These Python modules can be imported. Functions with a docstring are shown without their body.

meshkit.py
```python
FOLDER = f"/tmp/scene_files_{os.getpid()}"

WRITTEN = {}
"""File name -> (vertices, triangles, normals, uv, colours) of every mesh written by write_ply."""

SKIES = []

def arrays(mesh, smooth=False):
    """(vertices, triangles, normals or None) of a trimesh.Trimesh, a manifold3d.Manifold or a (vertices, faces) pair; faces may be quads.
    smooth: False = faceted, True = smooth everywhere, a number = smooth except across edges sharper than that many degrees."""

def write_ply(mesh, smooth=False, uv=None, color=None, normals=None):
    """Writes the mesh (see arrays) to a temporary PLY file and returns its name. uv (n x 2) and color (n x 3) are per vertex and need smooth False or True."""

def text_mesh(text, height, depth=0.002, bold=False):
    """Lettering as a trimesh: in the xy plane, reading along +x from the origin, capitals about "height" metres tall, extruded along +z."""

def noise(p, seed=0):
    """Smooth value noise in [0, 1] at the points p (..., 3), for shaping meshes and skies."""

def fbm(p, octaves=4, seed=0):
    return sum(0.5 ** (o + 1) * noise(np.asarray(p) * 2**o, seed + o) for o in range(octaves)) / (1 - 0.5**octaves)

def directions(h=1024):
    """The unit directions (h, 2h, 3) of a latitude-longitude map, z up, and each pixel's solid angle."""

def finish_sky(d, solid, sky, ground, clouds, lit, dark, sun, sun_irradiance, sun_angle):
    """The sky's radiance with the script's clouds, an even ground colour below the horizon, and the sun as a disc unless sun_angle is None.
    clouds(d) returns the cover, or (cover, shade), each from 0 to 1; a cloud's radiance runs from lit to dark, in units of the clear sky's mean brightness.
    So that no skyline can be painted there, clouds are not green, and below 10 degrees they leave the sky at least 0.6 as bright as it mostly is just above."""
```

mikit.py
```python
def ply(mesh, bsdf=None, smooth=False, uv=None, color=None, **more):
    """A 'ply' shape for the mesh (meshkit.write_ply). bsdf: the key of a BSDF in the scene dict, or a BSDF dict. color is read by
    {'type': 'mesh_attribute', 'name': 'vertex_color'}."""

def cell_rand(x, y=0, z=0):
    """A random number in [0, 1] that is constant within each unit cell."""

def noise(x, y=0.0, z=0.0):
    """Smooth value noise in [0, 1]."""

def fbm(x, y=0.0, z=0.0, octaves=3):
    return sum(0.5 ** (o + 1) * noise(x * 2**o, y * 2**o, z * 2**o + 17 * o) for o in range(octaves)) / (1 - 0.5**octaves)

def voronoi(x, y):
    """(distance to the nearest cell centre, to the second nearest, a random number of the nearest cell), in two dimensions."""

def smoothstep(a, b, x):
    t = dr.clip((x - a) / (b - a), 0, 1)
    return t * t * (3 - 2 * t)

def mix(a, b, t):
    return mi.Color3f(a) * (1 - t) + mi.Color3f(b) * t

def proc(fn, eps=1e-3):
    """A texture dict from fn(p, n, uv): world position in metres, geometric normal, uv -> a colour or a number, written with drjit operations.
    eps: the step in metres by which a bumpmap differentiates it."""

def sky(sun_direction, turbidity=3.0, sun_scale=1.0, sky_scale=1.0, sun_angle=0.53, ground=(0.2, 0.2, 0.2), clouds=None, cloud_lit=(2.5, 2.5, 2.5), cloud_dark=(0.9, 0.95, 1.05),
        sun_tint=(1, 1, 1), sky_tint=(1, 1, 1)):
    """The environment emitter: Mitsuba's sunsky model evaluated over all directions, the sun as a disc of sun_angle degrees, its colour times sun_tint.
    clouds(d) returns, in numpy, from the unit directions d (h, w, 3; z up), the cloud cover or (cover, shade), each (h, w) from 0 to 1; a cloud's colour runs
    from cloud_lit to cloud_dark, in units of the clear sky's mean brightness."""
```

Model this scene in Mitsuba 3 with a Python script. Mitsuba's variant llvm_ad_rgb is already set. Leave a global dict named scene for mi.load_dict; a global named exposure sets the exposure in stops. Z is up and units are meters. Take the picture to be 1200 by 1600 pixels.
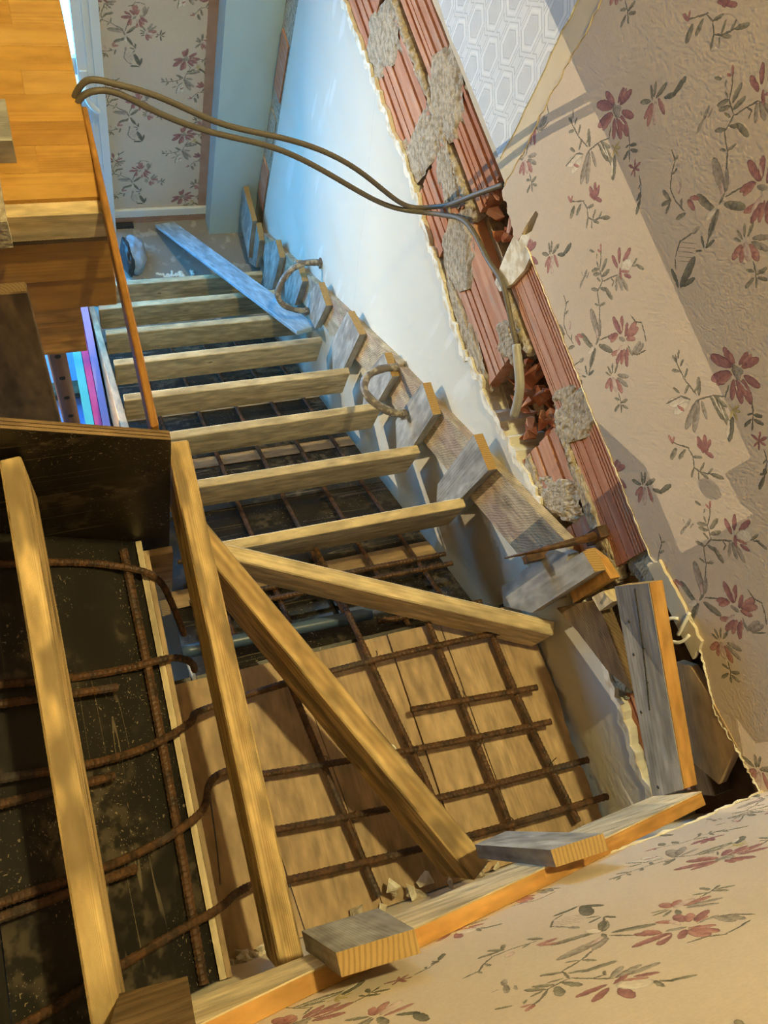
import math, random
import numpy as np
import trimesh
import drjit as dr
import mitsuba as mi
from shapely.geometry import Polygon, Point, box as sbox
from shapely.ops import unary_union
import mikit, meshkit
from mikit import noise, fbm, smoothstep, mix, cell_rand

rnd = random.Random(7)
nrs = np.random.RandomState(7)

# ------------------------------------------------------------------ camera, light, exposure
# The phone's lens is the origin; x points at the right wall, y down the straight flight, z up. Lower floor at z = -3.5.
scene, labels = {'type': 'scene'}, {}
FWD, DOWN = (0.322, 0.294, -0.900), (-0.171, -0.917, -0.360)
T = mi.ScalarTransform4f
scene['camera'] = {'type': 'perspective', 'fov': 2 * math.degrees(math.atan(600 / 1261.0)), 'fov_axis': 'x', 'near_clip': 0.02, 'far_clip': 50,
                   'to_world': T().look_at(origin=[0, 0, 0], target=list(FWD), up=[-d for d in DOWN])}
exposure = 0.12
WARM, WORK, DAY = (1.0, 0.83, 0.36), (1.0, 0.82, 0.52), (0.06, 0.46, 1.0)
LAMP_POWER, WORK_POWER, DAY_POWER = 2850.0, 11.5, 13.0
LAMP_AT, WORK_AT = (0.66, 0.62, 1.66), (-0.95, 2.25, -2.38)

FLOOR_Z, UP_Z, CEIL_Z = -3.5, -1.31, 1.90
WX = 0.975            # right wall's plaster face
NY = -0.21            # near wall's paper face


# ------------------------------------------------------------------ helpers
def col(c):
    return {'type': 'rgb', 'value': list(c)}


def bsdf(key, color, rough=0.6, spec=0.3, bump=None, bscale=0.002, **more):
    d = {'type': 'principled', 'base_color': mikit.proc(color) if callable(color) else col(color),
         'roughness': rough, 'specular': spec, **more}
    if bump is not None:
        d = {'type': 'bumpmap', 'arbitrary': mikit.proc(bump, eps=0.0015), 'scale': bscale, 'bsdf': d}
    scene[key] = {'type': 'twosided', 'bsdf': d}


USED = {}


def key_for(name):
    n = USED.get(name, 0)
    USED[name] = n + 1
    return name if n == 0 else f'{name}_{n:03d}'


def add(name, shape, mat, parent=None, smooth=False, label=None, cat=None, group=None, kind=None, **more):
    k = key_for((parent + '__' if parent else '') + name)
    if isinstance(shape, tuple):
        mesh, uv = shape
        scene[k] = mikit.ply(mesh, mat, smooth=smooth, uv=uv, **more)
    else:
        scene[k] = mikit.ply(shape, mat, smooth=smooth, **more)
    tag(k, label, cat, group, kind)
    return k


def tag(k, label=None, cat=None, group=None, kind=None):
    d = {a: b for a, b in (('label', label), ('category', cat), ('group', group), ('kind', kind)) if b}
    if d:
        labels.setdefault(k, {}).update(d)


def thing(name, label, cat, group=None, kind=None):
    k = key_for(name)
    tag(k, label, cat, group, kind)
    return k


def uvmesh(mesh, o, ex, ey, ez, du=None):
    """Own vertices for every face, uv in metres with u along ex; end grain gets u beyond 50."""
    m = trimesh.Trimesh(*_split(mesh), process=False)
    ex, ey, ez = (np.asarray(v, float) / np.linalg.norm(v) for v in (ex, ey, ez))
    du = rnd.uniform(0, 20) if du is None else du
    P = m.vertices - np.asarray(o, float)
    n = np.repeat(m.face_normals, 3, axis=0)
    a, b, c = P @ ex, P @ ey, P @ ez
    na, nb, nc = abs(n @ ex), abs(n @ ey), abs(n @ ez)
    end = (na > nb) & (na > nc)
    flat = (nc >= nb) & ~end
    u = np.where(end, 60 + b, a + du)
    v = np.where(end, c, np.where(flat, b + du * 1.37, c + 3.1 + du * 0.7))
    return m, np.stack([u, v], 1)


def _split(mesh):
    v, f = np.asarray(mesh.vertices), np.asarray(mesh.faces)
    return v[f].reshape(-1, 3), np.arange(len(f) * 3).reshape(-1, 3)


def frame(p0, p1, up=(0, 0, 1)):
    ex = np.subtract(p1, p0).astype(float)
    L = np.linalg.norm(ex)
    ex /= L
    ey = np.cross(up, ex)
    ey /= np.linalg.norm(ey)
    return ex, ey, np.cross(ex, ey), L


def boxpts(L, W, H, c, jit=0.0):
    pts = []
    for sx in (0, 1):
        for sy in (-1, 1):
            for sz in (-1, 1):
                q = np.array([sx * L, sy * W / 2, sz * H / 2]) + nrs.uniform(-jit, jit, 3)
                for k in range(3):
                    d = np.array([(1 if sx == 0 else -1), -sy, -sz], float) * c
                    d[k] = 0
                    pts.append(q + d)
    return np.array(pts)


def plank(p0, p1, width, height, c=0.0025, jit=0.0015, up=(0, 0, 1), drop=True):
    """A sawn board from p0 to p1 (the middle of its top edge if drop): width sideways, height along up. Returns (mesh, uv)."""
    ex, ey, ez, L = frame(p0, p1, up)
    pts = boxpts(L, width, height, c, jit)
    if drop:
        pts[:, 2] -= height / 2
    W = np.asarray(p0) + pts[:, :1] * ex + pts[:, 1:2] * ey + pts[:, 2:] * ez
    hull = trimesh.convex.convex_hull(W)
    big, thin = (ey, ez) if width >= height else (ez, ey)
    return uvmesh(hull, p0, ex, big, thin)


def prism(poly, origin, ex, ey, ez, depth, uvaxis=None, c=0.0):
    """Extrude a 2D polygon (in ex, ey) by depth along ez."""
    pg = poly if isinstance(poly, Polygon) else Polygon(poly)
    if not pg.is_valid:
        pg = pg.buffer(0)
    m = trimesh.creation.extrude_polygon(pg, depth)
    ex, ey, ez = (np.asarray(v, float) for v in (ex, ey, ez))
    V = m.vertices
    m = trimesh.Trimesh(np.asarray(origin, float) + V[:, :1] * ex + V[:, 1:2] * ey + V[:, 2:] * ez, m.faces, process=False)
    if np.dot(np.cross(ex, ey), ez) < 0:
        m.invert()
    a = np.asarray(uvaxis, float) if uvaxis is not None else ex
    a = a / np.linalg.norm(a)
    b = np.cross(ez, a)
    return uvmesh(m, origin, a, b, ez)


def xwall(poly_yz, x0, x1, uvaxis=(0, 0, 1)):
    """Prism of a (y, z) outline from x0 to x1."""
    return prism(poly_yz, (x0, 0, 0), (0, 1, 0), (0, 0, 1), (1, 0, 0), x1 - x0, uvaxis)


def ywall(poly_xz, y0, y1, uvaxis=(0, 0, 1)):
    return prism(poly_xz, (0, y0, 0), (1, 0, 0), (0, 0, 1), (0, 1, 0), y1 - y0, uvaxis)


def bx(x0, x1, y0, y1, z0, z1, c=0.0, axis=0):
    m = trimesh.creation.box(bounds=[[min(x0, x1), min(y0, y1), min(z0, z1)], [max(x0, x1), max(y0, y1), max(z0, z1)]])
    e = np.eye(3)
    return uvmesh(m, (x0, y0, z0), e[axis], e[(axis + 1) % 3], e[(axis + 2) % 3])


def spline(pts, step):
    from scipy.interpolate import CubicSpline
    P = np.asarray(pts, float)
    t = np.r_[0, np.cumsum(np.linalg.norm(np.diff(P, axis=0), axis=1))]
    n = max(4, int(t[-1] / step))
    s = np.linspace(0, t[-1], n)
    if len(P) == 2:
        return P[0] + (s / t[-1])[:, None] * (P[1] - P[0])
    return CubicSpline(t, P, bc_type='natural')(s)


def tube(pts, r, n=8, step=0.01, rfn=None, raw=False):
    P = np.asarray(pts, float) if raw else spline(pts, step)
    d = np.gradient(P, axis=0)
    d /= np.linalg.norm(d, axis=1, keepdims=True)
    a = np.cross(d[0], [0.31, 0.2, 0.93])
    a /= np.linalg.norm(a)
    rings, s = [], 0.0
    ang = np.linspace(0, 2 * np.pi, n, endpoint=False)
    for i in range(len(P)):
        if i:
            s += np.linalg.norm(P[i] - P[i - 1])
        a = a - d[i] * (a @ d[i])
        a /= np.linalg.norm(a)
        b = np.cross(d[i], a)
        rr = r if rfn is None else r * rfn(s, ang)
        rr = np.broadcast_to(rr, (n,))
        rings.append(P[i] + rr[:, None] * (np.cos(ang)[:, None] * a + np.sin(ang)[:, None] * b))
    V = np.vstack(rings + [P[:1], P[-1:]])
    F, m = [], len(P)
    for i in range(m - 1):
        for j in range(n):
            p, q = i * n + j, i * n + (j + 1) % n
            F += [[p, q, q + n], [p, q + n, p + n]]
    for j in range(n):
        F += [[m * n, (j + 1) % n, j], [m * n + 1, (m - 1) * n + j, (m - 1) * n + (j + 1) % n]]
    return trimesh.Trimesh(V, F, process=False)


def rebar_tube(pts, r=0.006):
    return tube(pts, r, 8, 0.0035, lambda s, a: 1 + 0.16 * (np.sin(2 * math.pi * s / 0.0105 + a) > 0.35) + 0.12 * (abs(np.cos(a)) > 0.96))


def blob(center, size, seed, amp=0.25, sub=2, flat=None):
    m = trimesh.creation.icosphere(subdivisions=sub)
    V = m.vertices * (1 + amp * 2 * (meshkit.fbm(m.vertices * 1.7 + seed * 3.1, 3, seed) - 0.5))[:, None]
    return trimesh.Trimesh(np.asarray(center) + V * np.asarray(size), m.faces, process=False)


def shard(center, size, seed):
    r = np.random.RandomState(seed)
    pts = r.uniform(-1, 1, (8, 3)) * np.asarray(size)
    R = trimesh.transformations.random_rotation_matrix(r.uniform(0, 1, 3))[:3, :3]
    return trimesh.convex.convex_hull(np.asarray(center) + pts @ R.T)


def jag(p0, p1, amp, n, seed, ends=True):
    """A broken line from p0 to p1 (2D)."""
    r = np.random.RandomState(seed)
    p0, p1 = np.asarray(p0, float), np.asarray(p1, float)
    d = p1 - p0
    q = np.array([-d[1], d[0]]) / np.linalg.norm(d)
    t = np.linspace(0, 1, n)
    w = r.uniform(-1, 1, n) * amp + amp * 1.5 * (meshkit.noise(np.stack([t * n / 6, t * 0 + seed, t * 0], 1)) - 0.5)
    if ends:
        w[0] = w[-1] = 0
    return [tuple(p0 + d * a + q * b) for a, b in zip(t, w)]


# ------------------------------------------------------------------ materials
def wood_fn(light, dark, grain=55.0, streak=0.6, stain=0.35, stain_col=(0.10, 0.085, 0.06), saw=0.0, end=None, mott=0.84):
    end = end or tuple(0.9 * c for c in light)

    def fn(p, n, uv):
        u, v = uv.x, uv.y
        w = v + 0.012 * (fbm(u * 2.2, v * 6.0, 3.0) - 0.5)
        g = fbm(u * 2.5, w * grain, 1.0)
        ring = 0.5 + 0.5 * dr.sin(w * grain * (2.0 + 1.2 * noise(v * 11, 3.0)) + 11 * fbm(u * 1.3, v * 11, 5.0))
        t = dr.clip(streak * (0.75 * g + 0.25 * ring) + (1 - streak) * fbm(u * 14, v * 40, 2.0), 0, 1)
        c = mix(light, dark, smoothstep(0.25, 0.8, t))
        # knots
        ku, kv = dr.floor(u * 2.2), dr.floor(v * 9.0)
        kx = (u * 2.2 - ku - 0.2 - 0.6 * cell_rand(ku, kv, 3)) / 2.2
        ky = (v * 9.0 - kv - 0.25 - 0.5 * cell_rand(ku, kv, 4)) / 9.0
        kd = dr.sqrt(dr.square(kx * 0.55) + dr.square(ky)) + 0.002 * fbm(u * 120, v * 120)
        on = dr.select(cell_rand(ku, kv, 9) > 0.80, 1.0, 0.0)
        c = mix(c, tuple(0.38 * x for x in dark), on * (1 - smoothstep(0.004, 0.009, kd)) * 0.85)
        c = c * (1 - 0.5 * mott + mott * fbm(u * 22, v * 70, 6.0))
        s = smoothstep(0.48, 0.72, fbm(u * 9 + 9, v * 26, 8.0)) * stain
        c = mix(c, stain_col, s)
        if saw:
            k = 0.5 + 0.5 * dr.sin((u * 0.55 + v * 0.84) * 900 + 9 * fbm(u * 30, v * 30))
            c = c * (1 - saw * k * fbm(u * 40, v * 40))
        e = smoothstep(49, 51, u)
        r = dr.sqrt(dr.square(u - 60.03) + dr.square(v + 0.03))
        ec = mix(end, tuple(0.72 * x for x in end), smoothstep(-0.2, 0.9, dr.sin(r * 1100 + 4 * fbm(u * 40, v * 40))))
        return mix(c, ec, e)
    return fn


def wood_bump(p, n, uv):
    return 0.6 * fbm(uv.x * 6, uv.y * 160, 1.0) + 0.4 * fbm(uv.x * 60, uv.y * 60, 2.0)


bsdf('pine_form', wood_fn((0.68, 0.56, 0.365), (0.47, 0.365, 0.215), stain=0.30, stain_col=(0.20, 0.165, 0.115)), 0.62, 0.25, wood_bump, 0.0016)
bsdf('pine_thick', wood_fn((0.60, 0.43, 0.20), (0.33, 0.21, 0.085), grain=40, stain=0.75, stain_col=(0.13, 0.09, 0.045)), 0.62, 0.25, wood_bump, 0.0018)
bsdf('pine_grey', wood_fn((0.40, 0.385, 0.36), (0.24, 0.225, 0.205), grain=45, stain=0.4, stain_col=(0.13, 0.125, 0.12), end=(0.42, 0.27, 0.11)), 0.7, 0.2, wood_bump, 0.002)
bsdf('pine_pale', wood_fn((0.66, 0.52, 0.31), (0.52, 0.37, 0.19), stain=0.1), 0.55, 0.25)
bsdf('pine_brown', wood_fn((0.24, 0.165, 0.095), (0.14, 0.09, 0.05), grain=30, saw=0.5, stain=0.4, stain_col=(0.08, 0.06, 0.04)), 0.75, 0.15, wood_bump, 0.003)
bsdf('pine_orange', wood_fn((0.55, 0.30, 0.095), (0.40, 0.19, 0.05), stain=0.12, end=(0.62, 0.40, 0.16)), 0.5, 0.3, wood_bump, 0.0008)
bsdf('pine_sawn', wood_fn((0.50, 0.41, 0.29), (0.33, 0.25, 0.165), grain=30, saw=0.55, stain=0.35, stain_col=(0.34, 0.20, 0.19)), 0.75, 0.15, wood_bump, 0.003)
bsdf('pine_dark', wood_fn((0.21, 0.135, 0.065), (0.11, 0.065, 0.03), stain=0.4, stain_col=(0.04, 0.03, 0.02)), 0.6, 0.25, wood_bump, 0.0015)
bsdf('birch_ply', wood_fn((0.46, 0.325, 0.19), (0.37, 0.25, 0.14), grain=14, streak=0.8, stain=0.45, stain_col=(0.24, 0.165, 0.10)), 0.6, 0.25)
bsdf('batten_stain', wood_fn((0.36, 0.165, 0.032), (0.24, 0.10, 0.02), grain=22, stain=0.15), 0.45, 0.35)
bsdf('laminate', wood_fn((0.50, 0.27, 0.06), (0.37, 0.175, 0.034), grain=22, stain=0.0, mott=0.25), 0.38, 0.4)
bsdf('laminate_dark', wood_fn((0.42, 0.21, 0.045), (0.31, 0.14, 0.025), grain=22, stain=0.0, mott=0.25), 0.38, 0.4)
bsdf('laminate_pale', wood_fn((0.55, 0.32, 0.09), (0.43, 0.215, 0.05), grain=22, stain=0.0, mott=0.25), 0.38, 0.4)


def film_fn(p, n, uv):
    u, v = uv.x, uv.y
    c = mix((0.010, 0.009, 0.0075), (0.026, 0.022, 0.016), fbm(u * 5, v * 7, 1.0))
    dust = smoothstep(0.50, 0.78, fbm(u * 9, v * 9, 4.0)) * smoothstep(0.35, 0.7, fbm(u * 55, v * 55, 2.0))
    c = mix(c, (0.20, 0.155, 0.10), dust * 0.35)
    speck = smoothstep(0.86, 0.92, noise(u * 330, v * 330, 6.0)) * smoothstep(0.4, 0.6, noise(u * 13, v * 13, 2.0))
    c = mix(c, (0.36, 0.28, 0.18), speck * 0.6)
    scr = smoothstep(0.965, 0.99, 1 - dr.abs(noise(u * 3 + 2, v * 60, 1.0) - 0.5)) * smoothstep(0.5, 0.7, noise(u * 7, v * 7, 3.0))
    return mix(c, (0.25, 0.20, 0.13), scr * 0.5)


bsdf('film_ply', film_fn, 0.42, 0.3)
bsdf('film_wet', film_fn, 0.10, 0.7)


def rust_fn(p, n, uv):
    t = fbm(p.x * 70, p.y * 70, p.z * 70)
    c = mix((0.042, 0.023, 0.012), (0.105, 0.049, 0.021), smoothstep(0.3, 0.7, t))
    return mix(c, (0.06, 0.05, 0.045), smoothstep(0.55, 0.8, fbm(p.x * 9, p.y * 9, p.z * 9)))


bsdf('rust', rust_fn, 0.55, 0.35)
bsdf('prop_rust', lambda p, n, uv: mix((0.16, 0.095, 0.075), (0.22, 0.135, 0.105), fbm(p.x * 30, p.y * 30, p.z * 12)), 0.5, 0.4)
bsdf('steel_old', lambda p, n, uv: mix((0.13, 0.105, 0.085), (0.34, 0.29, 0.22), smoothstep(0.45, 0.7, fbm(p.x * 60, p.y * 60, p.z * 60))), 0.5, 0.5)


def plaster_fn(p, n, uv):
    a, b = p.y, p.z
    c = mix((0.63, 0.615, 0.55), (0.58, 0.56, 0.49), fbm(p.x * 5, a * 3, b * 5))
    c = mix(c, (0.60, 0.53, 0.42), smoothstep(0.55, 0.8, fbm(p.x * 3, a * 2.2 + 4, b * 7)) * 0.5)
    streak = smoothstep(0.62, 0.75, fbm(a * 22, b * 5 + 3, 1.0)) * smoothstep(0.5, 0.7, fbm(a * 3, b * 3, 9.0))
    c = mix(c, (0.72, 0.71, 0.67), streak * 0.6)
    crack = smoothstep(0.0025, 0.0, dr.abs(a - 1.72 - 0.42 * (b + 2.1) - 0.02 * (fbm(b * 9) - 0.5))) * smoothstep(-2.62, -2.55, b)
    c = mix(c, (0.36, 0.33, 0.29), crack * 0.35)
    # cement slurry splashed on the foot of the wall beside the form
    rag = 0.05 * (fbm(a * 22, b * 22, 2.0) - 0.5)
    wet = smoothstep(-1.915, -1.935, b + rag + 0.30 * dr.abs(a - 0.47)) * smoothstep(0.29, 0.31, a + rag) * smoothstep(0.64, 0.62, a + rag)
    low = smoothstep(-1.845, -1.86, b + rag) * smoothstep(-0.03, 0.0, a + rag) * smoothstep(0.27, 0.25, a + rag)
    return mix(c, (0.34, 0.29, 0.215), dr.maximum(wet, low) * 0.8)


bsdf('plaster', plaster_fn, 0.8, 0.15, lambda p, n, uv: fbm(p.x * 60, p.y * 60, p.z * 60), 0.002)
bsdf('plaster_bare', lambda p, n, uv: mix((0.66, 0.58, 0.45), (0.57, 0.49, 0.37), fbm(p.x * 20, p.y * 20, p.z * 20)), 0.85, 0.1)
bsdf('plaster_torn', lambda p, n, uv: mix((0.78, 0.74, 0.64), (0.55, 0.47, 0.34), smoothstep(0.35, 0.7, fbm(p.x * 50, p.y * 50, p.z * 50))), 0.9, 0.1)
bsdf('paint_white', lambda p, n, uv: mix((0.74, 0.75, 0.72), (0.66, 0.67, 0.64), fbm(p.x * 10, p.y * 10, p.z * 4)), 0.5, 0.3)
bsdf('paint_blue', lambda p, n, uv: mix((0.47, 0.62, 0.68), (0.40, 0.53, 0.58), fbm(p.x * 12, p.y * 12, p.z * 5)), 0.6, 0.25)
bsdf('paint_ceiling', (0.13, 0.115, 0.095), 0.9, 0.1)
bsdf('brown_stain', lambda p, n, uv: mix((0.30, 0.17, 0.12), (0.42, 0.29, 0.23), fbm(p.x * 14, p.y * 14, p.z * 14)), 0.8, 0.15)


def mortar_fn(p, n, uv):
    t = fbm(p.x * 90, p.y * 90, p.z * 90)
    c = mix((0.46, 0.395, 0.305), (0.29, 0.24, 0.175), smoothstep(0.3, 0.75, t))
    return mix(c, (0.56, 0.50, 0.41), smoothstep(0.62, 0.8, noise(p.y * 260, p.z * 260, p.x * 260)) * 0.6)


def mortar_bump(p, n, uv):
    return fbm(p.x * 140, p.y * 140, p.z * 140)


bsdf('mortar', mortar_fn, 0.95, 0.05, mortar_bump, 0.004)
bsdf('mortar_blue', lambda p, n, uv: mix((0.25, 0.27, 0.26), (0.15, 0.165, 0.165), fbm(p.x * 60, p.y * 60, p.z * 60)), 0.9, 0.1, mortar_bump, 0.003)
bsdf('dust_floor', lambda p, n, uv: mix(mix((0.33, 0.31, 0.285), (0.24, 0.22, 0.20), fbm(p.x * 5, p.y * 5, 1.0)), (0.52, 0.50, 0.47), smoothstep(0.6, 0.8, fbm(p.x * 26, p.y * 26, 3.0)) * 0.5), 0.9, 0.1)


def clay(lo, hi):
    def fn(p, n, uv):
        t = fbm(p.x * 30, p.y * 9, p.z * 60)
        c = mix(lo, hi, smoothstep(0.3, 0.75, t))
        d = smoothstep(0.58, 0.8, fbm(p.x * 40, p.y * 14, p.z * 40 + 7))
        return mix(c, (0.47, 0.36, 0.29), d * 0.55)
    return fn


bsdf('clay', clay((0.43, 0.19, 0.115), (0.53, 0.28, 0.185)), 0.85, 0.1)
bsdf('clay_pale', clay((0.48, 0.235, 0.15), (0.58, 0.34, 0.24)), 0.85, 0.1)
bsdf('clay_broken', clay((0.33, 0.105, 0.05), (0.46, 0.19, 0.10)), 0.9, 0.1)
bsdf('cable_grey', (0.115, 0.10, 0.08), 0.5, 0.35)
bsdf('conduit', (0.36, 0.345, 0.32), 0.45, 0.4)
bsdf('foam_teal', lambda p, n, uv: mix((0.12, 0.62, 0.62), (0.18, 0.72, 0.74), fbm(p.x * 20, p.y * 20, p.z * 20)), 0.7, 0.2)
bsdf('foam_pink', lambda p, n, uv: mix((0.80, 0.07, 0.26), (0.86, 0.16, 0.38), fbm(p.x * 20, p.y * 20, p.z * 20)), 0.7, 0.2)
bsdf('foam_mauve', lambda p, n, uv: mix((0.42, 0.30, 0.62), (0.55, 0.36, 0.66), fbm(p.x * 20, p.y * 20, p.z * 20)), 0.7, 0.2)
bsdf('foam_blue', lambda p, n, uv: mix((0.20, 0.30, 0.72), (0.28, 0.40, 0.80), fbm(p.x * 20, p.y * 20, p.z * 20)), 0.7, 0.2)
bsdf('blue_plastic', (0.06, 0.10, 0.17), 0.35, 0.4)
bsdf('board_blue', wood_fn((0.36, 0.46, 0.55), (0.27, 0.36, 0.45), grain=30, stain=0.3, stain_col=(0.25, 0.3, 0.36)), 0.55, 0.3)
bsdf('black_plastic', (0.03, 0.032, 0.036), 0.4, 0.4)
bsdf('bag_grey', lambda p, n, uv: mix((0.34, 0.36, 0.40), (0.22, 0.24, 0.28), fbm(p.x * 40, p.y * 40, p.z * 40)), 0.6, 0.3)
bsdf('fibre_white', (0.82, 0.80, 0.74), 0.8, 0.2)
bsdf('galvanised', (0.5, 0.5, 0.5), 0.35, 0.5, metallic=0.8)
bsdf('cavity_dark', lambda p, n, uv: mix((0.085, 0.045, 0.022), (0.15, 0.085, 0.045), fbm(p.x * 40, p.y * 40, p.z * 40)), 0.95, 0.05)

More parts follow.
